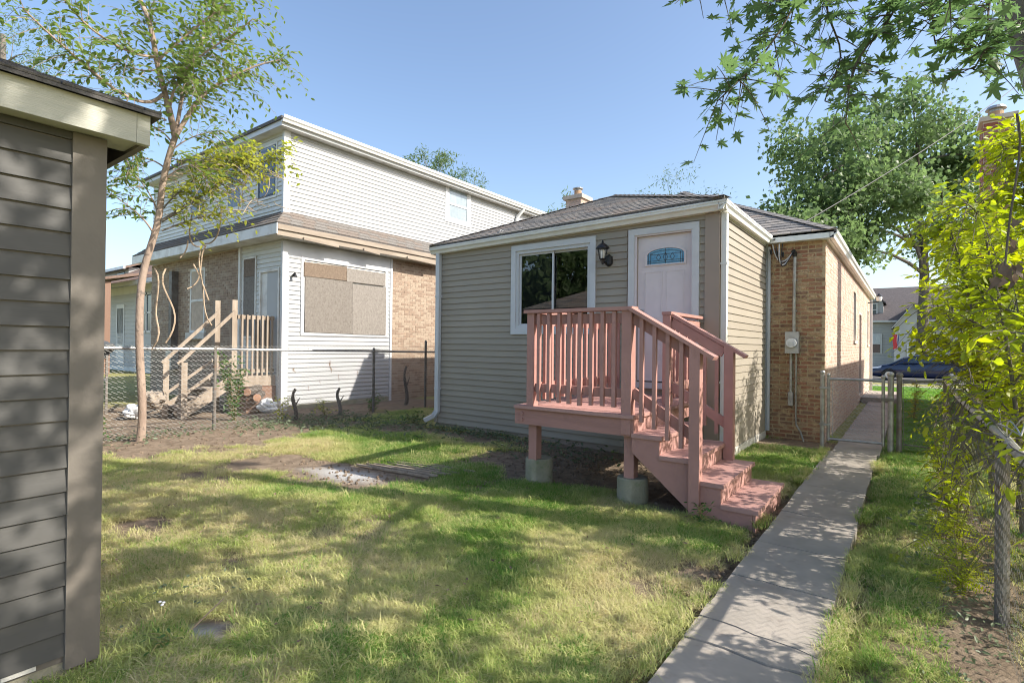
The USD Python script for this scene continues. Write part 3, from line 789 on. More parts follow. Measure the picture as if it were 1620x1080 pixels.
# downspouts
mb = MB(); mb.bar((-6.785, YR - .06, 3.0), (-6.785, YR - .06, .14), .085, .065, up=(0, 1, 0)); mb.bar((-6.785, YR - .06, .16), (-6.83, YR - .11, .06), .085, .068, up=(0, 1, .3)); mb.bar((-6.82, YR - .1, .085), (-6.93, YR - .24, -.005), .085, .07, up=(0, 0, 1))
dsp = mb.build('downspout', white_trim, H_)
for z in (.55, 2.2):
    MB().box(-6.832, -6.738, YR - .098, YR - .012, z, z + .028).build('strap', white_trim, dsp)
mb = MB(); mb.bar((XR + .055, YR + .05, 3.05), (XR + .055, YR + .05, .05), .066, .085, up=(0, 1, 0)); dsp = mb.build('downspout', gutter_white, H_)
for z in (.9, 2.4):
    MB().box(XR + .012, XR + .094, YR + .004, YR + .096, z, z + .028).build('strap', gutter_white, dsp)
MB().bar((XR + .055, YB - .04, 3.04), (XR + .055, YB - .04, -.02), .04, .045, up=(0, 1, 0)).build('downspout', white_trim, H_)
MB().bar((XB + .05, 22.05, 3.05), (XB + .05, 22.05, -.3), .07, .07, up=(0, 1, 0)).build('downspout', white_trim, H_)

# window with wide white casing and two sliding lights
def casing(parent, name, ww, u0, u1, z0, z1, wd, mat, o=.03, bottom=True):
    """mitred casing round an opening, four boards"""
    O = [(u0 - wd, z0 - wd), (u1 + wd, z0 - wd), (u1 + wd, z1 + wd), (u0 - wd, z1 + wd)]; I = [(u0, z0), (u1, z0), (u1, z1), (u0, z1)]
    if not bottom:
        O[0], O[1] = (u0 - wd, z0), (u1 + wd, z0)
    mb = MB()
    for k in range(4):
        if k == 0 and not bottom:
            continue
        j = (k + 1) % 4
        q = [O[k], O[j], I[j], I[k]]
        mb.hexa([ww(a, b, 0) for a, b in q] + [ww(a, b, o) for a, b in q])
    return mb.build(name, mat, parent)


cs = casing(H_, 'window_casing', w, *WIN, .09, white_trim, .032)
mb = MB()
f = .05
for a in ((WIN[0], WIN[0] + f, WIN[2], WIN[3]), (WIN[1] - f, WIN[1], WIN[2], WIN[3]), (WIN[0] + f, WIN[1] - f, WIN[2], WIN[2] + f), (WIN[0] + f, WIN[1] - f, WIN[3] - f, WIN[3])):
    wbox(mb, w, *a, -.09, .012)
wf = mb.build('window', white_trim, H_)
um = (WIN[0] + WIN[1]) / 2
for s_, (a, b, o) in enumerate(((WIN[0] + f, um + .02, -.02), (um - .025, WIN[1] - f, -.05))):
    mb = MB(); g = .032
    for q in ((a, a + g, WIN[2] + f, WIN[3] - f), (b - g, b, WIN[2] + f, WIN[3] - f), (a + g, b - g, WIN[2] + f, WIN[2] + f + g), (a + g, b - g, WIN[3] - f - g, WIN[3] - f)):
        wbox(mb, w, *q, o - .02, o)
    mb.build('sash', white_trim, wf)
    mb = MB(); pane(mb, w, a + g, b - g, WIN[2] + f + g, WIN[3] - f - g, o - .01); mb.build('pane', glass, wf)
mb = MB(); wbox(mb, w, WIN[0] + f + .03, um - .02, WIN[2] + f, WIN[3] - f, -.075, -.07); mb.build('insect_screen', room_dark, wf)
mb = MB(); wbox(mb, w, WIN[0] - .4, WIN[1] + .4, WIN[2] - .4, WIN[3] + .1, -1.3, -1.25); mb.build('room', room_dark, H_)
# door
cs = casing(H_, 'door_casing', w, DOOR[0] - .035, DOOR[1] + .02, .84, DOOR[3] + .025, .09, white_trim, .034, False)
mb = MB()
for q in ((DOOR[0] - .035, DOOR[0] - .004, .84, DOOR[3] + .025), (DOOR[1] + .004, DOOR[1] + .02, .84, DOOR[3] + .025), (DOOR[0] - .004, DOOR[1] + .004, DOOR[3] + .004, DOOR[3] + .025)):
    wbox(mb, w, *q, -.09, .02)
mb.build('door_jamb', door_paint, H_)
mb = MB(); wbox(mb, w, DOOR[0], DOOR[1], DOOR[2] + .012, DOOR[3], -.06, -.02); door = mb.build('door', door_paint, H_)
mb = MB(); wbox(mb, w, DOOR[0] - .09, DOOR[1] + .09, .79, .868, -.06, .045); mb.build('threshold', white_trim, H_)
# arched leaded light in the door
gc, gw, z0g, zs, rise = (DOOR[0] + DOOR[1]) / 2 + .02, .255, 2.475, 2.6, .085
arch = [(gc - gw, z0g), (gc + gw, z0g), (gc + gw, zs)] + [(gc + gw * math.cos(t), zs + rise * math.sin(t)) for t in np.linspace(.15, math.pi - .15, 11)] + [(gc - gw, zs)]
MB().poly(np.array([w(a, b, -.019) for a, b in arch]), np.array(w(0, 0, -.013)) - w(0, 0, -.019)).build('door_light', blue_glass, door)
mb = MB(); big = [(gc + (a - gc) * 1.12, zs - .04 + (b - zs + .04) * 1.2) for a, b in arch]
for k in range(len(arch)):
    j = (k + 1) % len(arch)
    mb.hexa([w(*q, -.02) for q in (big[k], big[j], arch[j], arch[k])] + [w(*q, -.006) for q in (big[k], big[j], arch[j], arch[k])])
mb.build('light_frame', door_paint, door)
mb = MB()


def came(p, q, t=.006):
    mb.bar(w(p[0], p[1], -.012), w(q[0], q[1], -.012), t, .004, up=(0, -1, 0))


for dx in (-.205, -.235, .205, .235):
    came((gc + dx, z0g), (gc + dx, zs + .03))
came((gc, z0g), (gc, zs + rise)); came((gc - gw, z0g + .045), (gc + gw, z0g + .045)); came((gc - .2, z0g + .13), (gc + .2, z0g + .13)); came((gc - gw, z0g + .02), (gc + gw, z0g + .02))
arc = [(gc + .88 * gw * math.cos(t), zs + .75 * rise * math.sin(t) - .01) for t in np.linspace(.2, math.pi - .2, 9)]
for p, q in zip(arch[2:-1], arch[3:]):
    came(p, q, .009)
for p, q in zip(arc[:-1], arc[1:]):
    came(p, q)
for cx, hh in ((gc - .095, .045), (gc, .06), (gc + .095, .045)):
    for a, b in (((-.032, 0), (0, hh)), ((0, hh), (.032, 0)), ((.032, 0), (0, -hh)), ((0, -hh), (-.032, 0))):
        came((cx + a[0], z0g + .09 + a[1]), (cx + b[0], z0g + .09 + b[1]))
mb.build('came', lead, door)
mb = MB()   # two pressed panels below
for u0, u1 in ((DOOR[0] + .1, gc - .045), (gc + .005, DOOR[1] - .1)):
    for z0, z1 in ((1.1, 1.62), (1.75, 2.38)):
        for q in ((u0, u1, z0, z0 + .012), (u0, u1, z1 - .012, z1), (u0, u0 + .012, z0 + .012, z1 - .012), (u1 - .012, u1, z0 + .012, z1 - .012)):
            wbox(mb, w, *q, -.02, -.0165)
mb.build('panel_moulding', door_paint, door)
mb = MB(); mb.cyl(w(DOOR[0] + .06, 1.84, -.02), .028, .018, 14, (0, -1, 0)); mb.build('deadbolt', steel, door)
mb = MB(); mb.cyl(w(DOOR[0] + .06, 1.70, -.02), .03, .012, 14, (0, -1, 0)); mb.ball(w(DOOR[0] + .06, 1.70, .035), .028); mb.build('door_handle', steel, door)
# chimney on the main roof
mb = MB().box(-6.27, -5.88, 10.45, 10.85, 3.4, 4.66); ch = mb.build('chimney', mortar_pink, H_)
mats_ch = [brick_pink[0], brick_pink[2], brick_pink[1]]
for ax_, c_, o_, a_, b_ in (('x', 10.45, -1, -6.27, -5.88), ('y', -5.88, 1, 10.45, 10.85)):
    ww_ = wmap(ax_, c_, o_)
    for r_ in range(10):
        for k_ in range(2):
            u0 = a_ + (k_ * .2 if r_ % 2 else (0 if k_ == 0 else .1)); u1 = a_ + ((k_ + 1) * .2 if r_ % 2 else (.1 if k_ == 0 else .39))
            MB().hexa([ww_(u, z, o) for z in (3.98 + r_ * .0667, 3.98 + r_ * .0667 + .056) for u, o in ((u0 + .006, -.01), (min(u1, b_) - .006, -.01), (min(u1, b_) - .006, .007), (u0 + .006, .007))]).build('chimney_brick', mats_ch[(r_ + k_) % 3], ch)
MB().box(-6.32, -5.83, 10.4, 10.9, 4.66, 4.75).build('chimney_cap', mortar_grey, ch)
mb = MB(); mb.cyl((-6.075, 10.65, 4.75), .085, .14, 14); mb.build('flue', brick_tan[3], ch)
mb = MB(); mb.cyl((-6.075, 10.65, 4.88), .075, .05, 14); mb.cyl((-6.075, 10.65, 4.93), .12, .02, 14); mb.build('flue_cap', steel, ch)
# loose shingle scraps lying on the lower left of the roof
mb = MB()
for k in range(5):
    p = np.array([-5.6 + .12 * k, 6.98 + .03 * k, 3.2 + .01 * k]); mb.bar(p, p + [.16 * math.cos(k * 2.1), .1 * math.sin(k * 2.1), .05], .012, .006)
mb.solo('roof_debris', plastic_white, 'pale twisted scraps lying on the shingles above the rear gutter', 'debris')

# electric service on the brick
E_ = thing('electric_meter', 'grey meter box with round glass dial and conduits on the brick face', 'electric meter', (-1.49, YB, 0))
MB().box(-1.61, -1.41, YB - .115, YB - .008, 1.27, 1.62).build('meter_box', meter_grey, E_)
mb = MB(); mb.cyl((-1.51, YB - .115, 1.44), .085, .02, 24, (0, -1, 0)); mb.build('dial_ring', steel, E_)
mb = MB(); mb.cyl((-1.51, YB - .135, 1.44), .073, .05, 24, (0, -1, 0)); mb.build('dial_glass', lens_clear, E_)
MB().box(-1.55, -1.47, YB - .19, YB - .184, 1.4, 1.46).build('dial_plate', white_trim, E_)
MB().tube([(-1.49, YB - .05, 1.62), (-1.485, YB - .05, 2.86)], .026, 10).build('conduit', steel, E_)
mb = MB(); mb.tube([(-1.485, YB - .05, 2.84), (-1.485, YB - .06, 2.9), (-1.5, YB - .1, 2.93)], [.03, .04, .035], 10); mb.build('weather_head', black_iron, E_)
MB().tube([(-1.53, YB - .05, 1.27), (-1.53, YB - .05, .62)], .021, 10).build('conduit', steel, E_)
MB().box(-1.565, -1.495, YB - .085, YB - .008, .42, .64).build('junction_box', steel, E_)
MB().tube([(-1.455, YB - .04, 1.27), (-1.455, YB - .04, .3), (-1.45, YB - .045, .12), (-1.38, YB - .06, .0), (-1.33, YB - .1, -.14)], .014, 8).build('ground_conduit', steel, E_)
for z in (1.95, 2.45):
    MB().box(-1.525, -1.45, YB - .02, YB - .009, z, z + .025).build('strap', steel, E_)
wr = thing('service_drop', 'overhead power cable running from the eave corner up to the right', 'power cable', (-1.8, 9.55, 3.1))
p1, p2 = np.array([-1.78, 9.55, 3.12]), at(1640, 112, 16)
u = np.linspace(0, 1, 30)[:, None]; cab = p1 + (p2 - p1) * u - np.array([0, 0, .55]) * (u * (1 - u)) * 4 * .28
MB().tube(cab, .01, 6).build('cable', wire_black, wr)
for k in range(4):
    a = np.array([-1.8 + .05 * k, YB - .13, 3.06]); b = np.array([-1.5, YB - .1, 2.92]); m_ = (a + b) / 2 - [0.02 * k, .02 * k, .22 + .03 * k]
    MB().tube(curve([a, m_, b], 12), .008, 5).build('drip_loop', wire_black if k % 2 else plastic_white, wr)
for k in range(3):
    MB().tube([(-1.83 + .09 * k, YB - .12, 2.98 - .03 * k), (-1.825 + .09 * k, YB - .12, 2.9 - .03 * k)], [.022, .014], 6).build('connector', wire_black, wr)

# coach lantern
Lc = np.array([-3.475, YR - .15, 2.66])
ln = thing('wall_lantern', 'black coach lantern on the taupe siding between window and door', 'wall lamp', (-3.475, YR, 2.6))
mb = MB(); mb.tube([(-3.44, YR - .006, 2.5), (-3.44, YR - .02, 2.53), (-3.44, YR - .02, 2.63), (-3.44, YR - .006, 2.66)], [.02, .058, .058, .02], 12); mb.build('back_plate', black_iron, ln)
MB().tube(curve([(-3.445, YR - .02, 2.58), (-3.46, YR - .09, 2.54), Lc + [0, 0, -.09]], 8), .014, 8).build('arm', black_iron, ln)
mb = MB(); mb.tube([Lc + [0, 0, -.15], Lc + [0, 0, -.09], Lc + [0, 0, -.07]], [.012, .03, .05], 6); mb.build('base', black_iron, ln)
mb = MB()
for k in range(6):
    t = k * math.pi / 3; mb.bar(Lc + [.045 * math.cos(t), .045 * math.sin(t), -.07], Lc + [.075 * math.cos(t), .075 * math.sin(t), .08], .008, .008)
mb.build('cage', black_iron, ln)
mb = MB(); mb.tube([Lc + [0, 0, -.06], Lc + [0, 0, -.02], Lc + [0, 0, .05], Lc + [0, 0, .07]], [.018, .03, .03, .012], 10); mb.build('bulb', bulb, ln)
mb = MB(); mb.tube([Lc + [0, 0, .075], Lc + [0, 0, .085], Lc + [0, 0, .12], Lc + [0, 0, .145], Lc + [0, 0, .16]], [.098, .098, .07, .035, .012], 12); mb.tube([Lc + [0, 0, .155], Lc + [0, 0, .175], Lc + [0, 0, .2]], [.008, .017, .003], 8); mb.build('roof', black_iron, ln, smooth=40)
ln2 = thing('side_lantern', 'small glass lantern on an arm high on the brick side wall', 'wall lamp', (-1.05, 21.0, 2.9))
MB().bar((-1.05, 20.9, 2.85), (-.75, 20.9, 2.88), .03, .03).build('arm', black_iron, ln2)
mb = MB(); mb.tube([(-.75, 20.9, 2.9), (-.75, 20.9, 3.0), (-.75, 20.9, 3.05)], [.06, .09, .07], 8); mb.build('glass_shade', bulb, ln2)
mb = MB(); mb.tube([(-.75, 20.9, 3.05), (-.75, 20.9, 3.14)], [.1, .02], 8); mb.build('cap', black_iron, ln2)

# ------------------------------------------------------------------ pink back steps
D = thing('back_porch', 'dusty pink wooden landing with balusters and steps at the back door', 'porch', (-2.6, 5.8, -.13))
DX0, DX1, DY0, DZ = -3.43, -2.09, 4.72, .71
k = 0; y = DY0 - .03
while y < 6.9:
    y1 = min(y + .138, 6.93)
    MB().box(DX0 - .02, DX1 + .03, y, y1 - .006, DZ - .035, DZ + rng.normal() * .0015).build('floor_board', pink[1], D); y += .138
MB().box(DX0 - .025, DX1 + .02, DY0, DY0 + .042, .505, DZ - .037).build('beam', pink[2], D)
MB().box(DX0, DX0 + .04, DY0 + .043, 6.93, .52, DZ - .037).build('beam', pink[2], D)
MB().box(DX1 - .065, DX1 - .026, DY0 + .043, 6.93, .52, DZ - .037).build('beam', pink[2], D)
for x in (DX0 + .07, DX1 - .07):
    for z in (.555, .62):
        mb = MB(); mb.cyl((x, DY0, z), .02, -.012, 10, (0, 1, 0)); mb.build('bolt', pink[0], D)
for x, yf, zt, lab in ((-3.25, 4.9, .13, None), (-2.135, 4.86, .1, None)):
    MB().box(x - .05, x + .05, DY0 + .045, DY0 + .145, zt - .01, DZ - .037).build('post', pink[0], D)
    mb = MB(); mb.tube([(x, yf, -.35), (x, yf, zt - .02), (x, yf, zt)], [.15, .15, .138], 24); mb.build('footing', footing_mat, D, smooth=40)


def post(x, y, z0, z1, s=.09, name='rail_post', slant=0):
    mb = MB(); h = s / 2
    mb.hexa([(x - h, y - h, z0), (x + h, y - h, z0), (x + h, y + h, z0), (x - h, y + h, z0), (x - h, y - h, z1 + slant * h), (x + h, y - h, z1 - slant * h), (x + h, y + h, z1 - slant * h), (x - h, y + h, z1 + slant * h)])
    return mb.build(name, pink[0], D)


RZ = 1.70
post(-3.255, 4.76, DZ, RZ); post(-2.145, 4.76, DZ - .19, RZ, .1); post(-2.145, 5.8, DZ, RZ + .01)
SL = .585
zn = RZ - (2.09 - 1.49) * SL
post(-1.49, 4.72, -.2, zn + .02, .092, slant=SL); post(-1.49, 5.82, .16, zn + .03, .092, slant=SL)
# front rail
MB().box(-3.33, -2.08, 4.69, 4.83, RZ + .001, RZ + .036).build('rail_cap', pink[0], D)
MB().box(-3.21, -2.195, 4.745, 4.783, 1.58, 1.68).build('rail', pink[0], D)
MB().box(-3.21, -2.195, 4.745, 4.783, .86, .95).build('rail', pink[0], D)
for x in np.linspace(-3.15, -2.275, 8):
    MB().box(x - .019 + rng.normal() * .003, x + .019, 4.706, 4.743, .765 + rng.normal() * .006, 1.695).build('baluster', pink[0], D)
# left rail back to the wall
MB().box(-3.31, -3.2, 4.832, 6.91, RZ + .001, RZ + .036).build('rail_cap', pink[0], D)
for z in (1.58, .86):
    MB().box(-3.274, -3.236, 4.806, 6.9, z, z + .095).build('rail', pink[0], D)
for yb in np.linspace(4.95, 6.8, 15):
    MB().box(-3.235, -3.2, yb - .018, yb + .018, .765, 1.695).build('baluster', pink[0], D)
# right rail from the far post back to the wall
MB().box(-2.2, -2.09, 5.75, 6.91, RZ + .012, RZ + .046).build('rail_cap', pink[0], D)
for z in (1.58, .86):
    MB().box(-2.164, -2.126, 5.846, 6.9, z, z + .095).build('rail', pink[0], D)
for yb in np.linspace(5.96, 6.8, 7):
    MB().box(-2.2, -2.166, yb - .018, yb + .018, .765, 1.695).build('baluster', pink[0], D)
# stair rails on both sides
for ys_, wl in ((4.72, .14), (5.82, .12)):
    a = np.array([-2.1, ys_ + .02, RZ + .012]); b = np.array([-1.33, ys_ + .02, RZ + .012 - .77 * SL])
    MB().bar(a, b, wl, .034).build('rail_cap', pink[0], D)
    o = np.array([0, .03 if ys_ < 5 else -.03, 0])
    MB().bar(a + o - [0, 0, .085], a + o + (b - a) * .72 - [0, 0, .085], .036, .1).build('rail', pink[0], D)
    MB().bar(a + o - [0, 0, .79], a + o + (b - a) * .76 - [0, 0, .81], .036, .095).build('rail', pink[0], D)
    for i, x in enumerate((-1.99, -1.865, -1.74, -1.615)):
        zt = RZ - (2.1 + x) * SL
        yb = ys_ - .004 if ys_ < 5 else ys_ - .01
        MB().box(x - .018, x + .018, yb - .019, yb + .015, zt - .97 + rng.normal() * .008, zt - .008).build('baluster', pink[0], D)
# treads, risers, stringers
for i in range(4):
    x0 = DX1 + .272 * i; z = DZ - .1725 * (i + 1)
    MB().box(x0 + .001, x0 + .3, DY0 - .012, 5.86, z - .038, z).build('tread', pink[1], D)
    zt = z + .1725 - .036
    MB().box(x0 - .02 + .001, x0, DY0 + .02, 5.84, z + .001, zt).build('riser', pink[1], D)
MB().box(DX1 + 1.068, DX1 + 1.088, DY0 + .012, 5.84, -.19, DZ - .69 - .039).build('riser', pink[1], D)
for ys_ in (DY0 + .004, 5.8):
    pts = [(DX1 + .002, .36), (-1.535, -.1), (-1.53, -.2), (DX1 + 1.066, -.2)]
    for i in range(3, -1, -1):
        x0 = DX1 + .272 * i; z = DZ - .1725 * (i + 1) - .04
        pts += [(x0 + (.272 if i < 3 else 1.066 - .816), z), (x0 + .001, z)] if i else [(x0 + .272, z), (x0 + .002, z)]
    MB().poly(np.array([(x, ys_, z) for x, z in pts]), (0, .038, 0)).build('stringer', pink[0], D)
MB().bar((-3.0, YR - .09, -.2), (-3.0, YR - .09, .5), .03, .02, up=(0, 1, 0)).solo('ground_stake', steel_old, 'thin grey stake against the siding under the pink landing', 'stake')

sl = thing('wood_pallet', 'weathered slats lying flat in the bare earth of the lawn', 'slats', (-4.8, 4.4, -.12))
for k in range(7):
    y = 4.12 + k * .085; j = rng.normal(size=3) * .02
    MB().bar((-5.35 + .05 * k + j[0], y + j[1], -.112), (-4.25 + .04 * k, y + .09 + j[2], -.11), .025, .02).build('slat', old_wood, sl)
# ------------------------------------------------------------------ garage at the left edge
G_ = thing('garage', 'dark taupe lap-sided garage corner with pale grey fascia at the left edge', 'garage', (-6.2, -2.2, -.13))
GX1, GY1, GX0, GY0 = -2.99, .83, -9.0, -5.4
MB().box(GX0, GX1 - .002, GY0, GY1, -.06, 2.3).build('wall', garage_trim, G_)
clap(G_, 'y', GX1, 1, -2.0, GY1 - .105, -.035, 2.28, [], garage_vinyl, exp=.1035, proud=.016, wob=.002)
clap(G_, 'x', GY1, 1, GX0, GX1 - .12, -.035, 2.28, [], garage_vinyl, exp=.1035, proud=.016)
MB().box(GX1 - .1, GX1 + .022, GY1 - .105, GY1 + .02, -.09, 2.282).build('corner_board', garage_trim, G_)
MB().box(GX0 - .02, GX1 - .01, GY0, GY1 - .02, -.3, -.058).build('foundation', footing_mat, G_)
MB().box(GX1 - .005, GX1 + .012, .52, .63, -.048, -.03).build('paint_smear', block_white, G_)
ex, ey, ez0, ez1 = -2.86, .985, 2.275, 2.412
MB().box(ex - .035, ex, GY0 - .2, ey - .055, ez0, ez1).build('fascia', fascia_grey, G_)
MB().box(ex - .035, ex - .001, ey - .053, ey, ez0, ez1).build('fascia', fascia_grey, G_)
MB().box(GX0 - .3, ex - .037, ey - .03, ey, ez0 - .002, ez1).build('fascia', garage_trim, G_)
MB().box(GX1 - .1, ex - .037, GY0, ey - .032, ez0 + .012, ez0 + .024).build('soffit', fascia_grey, G_)
ga = [np.array(p) for p in ((ex + .03, GY0 - .25, ez1 + .012), (ex + .03, ey + .035, ez1 + .012), (GX0 - .3, ey + .035, ez1 + .012), (GX0 - .3, GY0 - .25, ez1 + .012))]
gr0, gr1 = np.array([-5.99, -1.9, 3.75]), np.array([-5.99, -2.5, 3.75])
mb = MB()
for pts in ([ga[0], ga[1], gr0, gr1], [ga[1], ga[2], gr0], [ga[2], ga[3], gr1, gr0], [ga[3], ga[0], gr1]):
    mb.poly(np.array(pts), (0, 0, -.016))
gr = mb.build('roof', roof_dark, G_)
slope(gr, [ga[1], ga[2], gr0], ga[2], ga[1], 0, th=.004); slope(gr, [ga[0], ga[1], gr0, gr1], ga[0], ga[1], 0, th=.004, mats=[roof_dark])

# ------------------------------------------------------------------ white two-storey neighbour
NH = thing('white_house', 'two-storey white vinyl house with boarded window and brick lower walls', 'house', (-14.5, 13, -.13))
NX, NY, NF, NW = -11.0, 6.39, 22.5, -18.2
ws, wr_ = wmap('y', NX, 1), wmap('x', NY, -1)
# lower floor
MB().box(NW, NX - .003, NY + .003, NF, -.3, 4.1).build('lower_wall', dirty_trim, NH)
n = MB().box(NX - .02, NX, 9.45, NF, -.3, 3.62).build('brick_wall', mortar_grey, NH)
bricks(n, 'y', NX, 1, 9.46, 13.5, -.2, 3.6, [], brick_grey, 110, joint=.011, probs=[.5, .3, .2])
n = MB().box(NW, -12.9, NY - .02, NY, -.3, 3.62).build('brick_wall', mortar_grey, NH)
RW = [(-15.58, -14.72, 1.6, 3.3)]
bricks(n, 'x', NY - .02, -1, NW, -12.92, -.2, 3.6, RW, brick_grey, 190, joint=.011, probs=[.3, .4, .3])
OB = (6.87, 9.2, 1.6, 3.24)
clap(NH, 'y', NX, 1, NY + .1, 9.36, -.03, 3.25, [(6.78, 9.28, 1.52, 3.3)], white_vinyl, proud=.021, wob=.0, gap=.017)
MB().box(NX - .01, NX + .02, NY + .1, 9.36, 3.26, 3.6).build('frieze', white_trim, NH)
MB().box(NX - .05, NX + .028, NY - .05, NY + .1, -.15, 3.6).build('corner_board', white_trim, NH)
MB().box(NX - .01, NX + .026, 9.37, 9.44, -.2, 3.6).build('corner_board', white_trim, NH)
MB().box(NX - .01, NX + .02, NY + .1, 9.36, -.3, -.035).build('foundation', footing_mat, NH)
casing(NH, 'window_casing', ws, OB[0], OB[1], OB[2] + .01, OB[3], .08, white_trim, .03)
for nm, (y0, y1, z0, z1), o, m_ in (('plywood_sheet', (6.88, 8.16, 1.6, 2.85), .046, 0), ('plywood_sheet', (8.163, 9.21, 1.59, 2.83), .048, 2), ('plywood_sheet', (6.85, 7.98, 2.86, 3.2), .056, 1), ('plywood_sheet', (7.99, 9.18, 2.87, 3.19), .05, 2)):
    mb = MB(); j = (rng.random(4) - .5) * .03
    mb.hexa([ws(y0, z0 + j[0], .02), ws(y1, z0 + j[1], .02), ws(y1, z0 + j[1], o), ws(y0, z0 + j[0], o), ws(y0, z1 + j[2], .02), ws(y1, z1 + j[3], .02), ws(y1, z1 + j[3], o), ws(y0, z1 + j[2], o)])
    mb.build(nm, osb[m_], NH)
mb = MB()    # torn spots in the siding
for y0, z0, hh, ww_ in ((7.55, .93, .28, .05), (6.62, .78, .1, .05), (7.8, .6, .16, .02), (8.35, .66, .14, .02), (7.0, .36, .1, .02), (7.3, .5, .1, .012)):
    q = [(y0, z0), (y0 + ww_ * .8, z0 + .02), (y0 + ww_ * .6, z0 - hh * .4), (y0 + ww_ * 1.6, z0 - hh * .7), (y0 + ww_ * 1.3, z0 - hh), (y0 + ww_ * .5, z0 - hh * .6), (y0 - ww_ * .1, z0 - hh * .35)]
    mb.poly(np.array([ws(a, b, .0135) for a, b in q]), (.003, 0, 0))
mb.build('siding_tear', dead_leaf, NH)
# rear porch bay: aged siding, door, boarded window
DR = (-11.94, -11.2, .66, 2.95); BW = (-12.72, -12.2, 1.5, 3.32)
clap(NH, 'x', NY, -1, -12.86, NX - .05, -.1, 3.62, [(-12.01, -11.13, .3, 3.02), (-12.78, -12.14, 1.44, 3.38)], aged_vinyl, proud=.019, gap=.016)
casing(NH, 'door_casing', wr_, DR[0], DR[1], .6, DR[3], .06, dirty_trim, .03, False)
mb = MB(); wbox(mb, wr_, DR[0] + .26, DR[1], DR[2], DR[3], -.02, .004); nd = mb.build('rear_door', white_vinyl[1], NH)
mb = MB(); wbox(mb, wr_, DR[0], DR[0] + .255, DR[2], DR[3], -.02, -.01); mb.build('dark_gap', room_dark, nd)
mb = MB(); mb.ball(wr_(DR[0] + .32, 1.65, .03), .03); mb.build('door_handle', black_iron, nd)
casing(NH, 'window_casing', wr_, *BW, .05, dirty_trim, .025)
mb = MB(); wbox(mb, wr_, BW[0], BW[1], BW[2], BW[3] - .42, -.01, .018); mb.build('plywood_sheet', osb[0], NH)
mb = MB(); wbox(mb, wr_, BW[0], BW[1], BW[3] - .415, BW[3], -.01, .024); mb.build('plywood_sheet', osb[1], NH)
MB().box(-12.93, -12.85, NY - .05, NY + .02, -.2, 3.62).build('corner_board', dirty_trim, NH)
# lower rear window with stone sill
for (u0, u1, z0, z1) in RW:
    mb = MB()
    for q in ((u0, u0 + .07, z0, z1), (u1 - .07, u1, z0, z1), (u0 + .07, u1 - .07, z1 - .07, z1), (u0 + .07, u1 - .07, z0, z0 + .06), (u0 + .07, u1 - .07, (z0 + z1) / 2 - .03, (z0 + z1) / 2 + .03)):
        wbox(mb, wr_, *q, -.01, .03)
    wn = mb.build('rear_window', dirty_trim, NH)
    mb = MB(); wbox(mb, wr_, u0 + .05, u1 - .05, z0 + .04, z1 - .04, -.005, .006); mb.build('dark_room', room_dark, wn)
    mb = MB(); pane(mb, wr_, u0 + .07, u1 - .07, z0 + .06, z1 - .07, .012); mb.build('pane', glass, wn)
    mb = MB(); wbox(mb, wr_, u0 - .12, u1 + .12, z0 - .17, z0 - .002, 0, .09); mb.build('stone_sill', block_white, NH)
MB().box(-16.5, -16.32, NY - .2, NY - .03, 1.0, 3.3).build('conduit', steel_old, NH)
MB().box(-16.6, -16.25, NY - .22, NY - .03, .6, 1.1).build('utility_box', meter_grey, NH)
# skirt roof round the first floor
sk = .4
A = [np.array(p) for p in ((NW - sk, NY - sk, 3.88), (NX + sk, NY - sk, 3.88), (NX + sk, NF + sk, 3.88))]
B = [np.array(p) for p in ((NW, NY, 4.24), (NX, NY, 4.24), (NX, NF, 4.24))]
mb = MB(); mb.poly(np.array([A[0], A[1], B[1], B[0]]), dn); mb.poly(np.array([A[1], A[2], B[2], B[1]]), dn)
sr = mb.build('skirt_roof', roof_dark, NH)
slope(sr, [A[0], A[1], B[1], B[0]], A[0], A[1], 70, exposure=.13, mats=old_shingle)
slope(sr, [A[1], A[2], B[2], B[1]], A[1], A[2], 120, exposure=.13, mats=old_shingle)
MB().box(NW - sk, NX + sk + .012, NY - sk - .012, NY - sk + .012, 3.64, 3.86).build('fascia', dirty_trim, NH)
mb = MB()
mb.box(NX + sk - .02, NX + sk + .015, NY - sk + .014, NF, 3.74, 3.85); fb = mb.build('fascia', raw_wood, NH)
MB().box(NX + sk - .05, NX + sk - .022, NY - sk + .014, NF, 3.62, 3.738).build('fascia', raw_wood, NH)
for y0, ln_ in ((6.6, .9), (8.2, .5), (9.6, 1.1)):
    MB().bar((NX + sk + .01, y0, 3.635), (NX + sk - .01, y0 + ln_, 3.6), .03, .06).build('hanging_board', raw_wood, NH)
MB().box(NW, NX + sk - .055, NY - sk + .014, NY - .03, 3.63, 3.638).build('soffit', dirty_trim, NH)
MB().box(NX + .03, NX + sk - .055, NY - .028, NF, 3.625, 3.633).build('soffit', dirty_trim, NH)
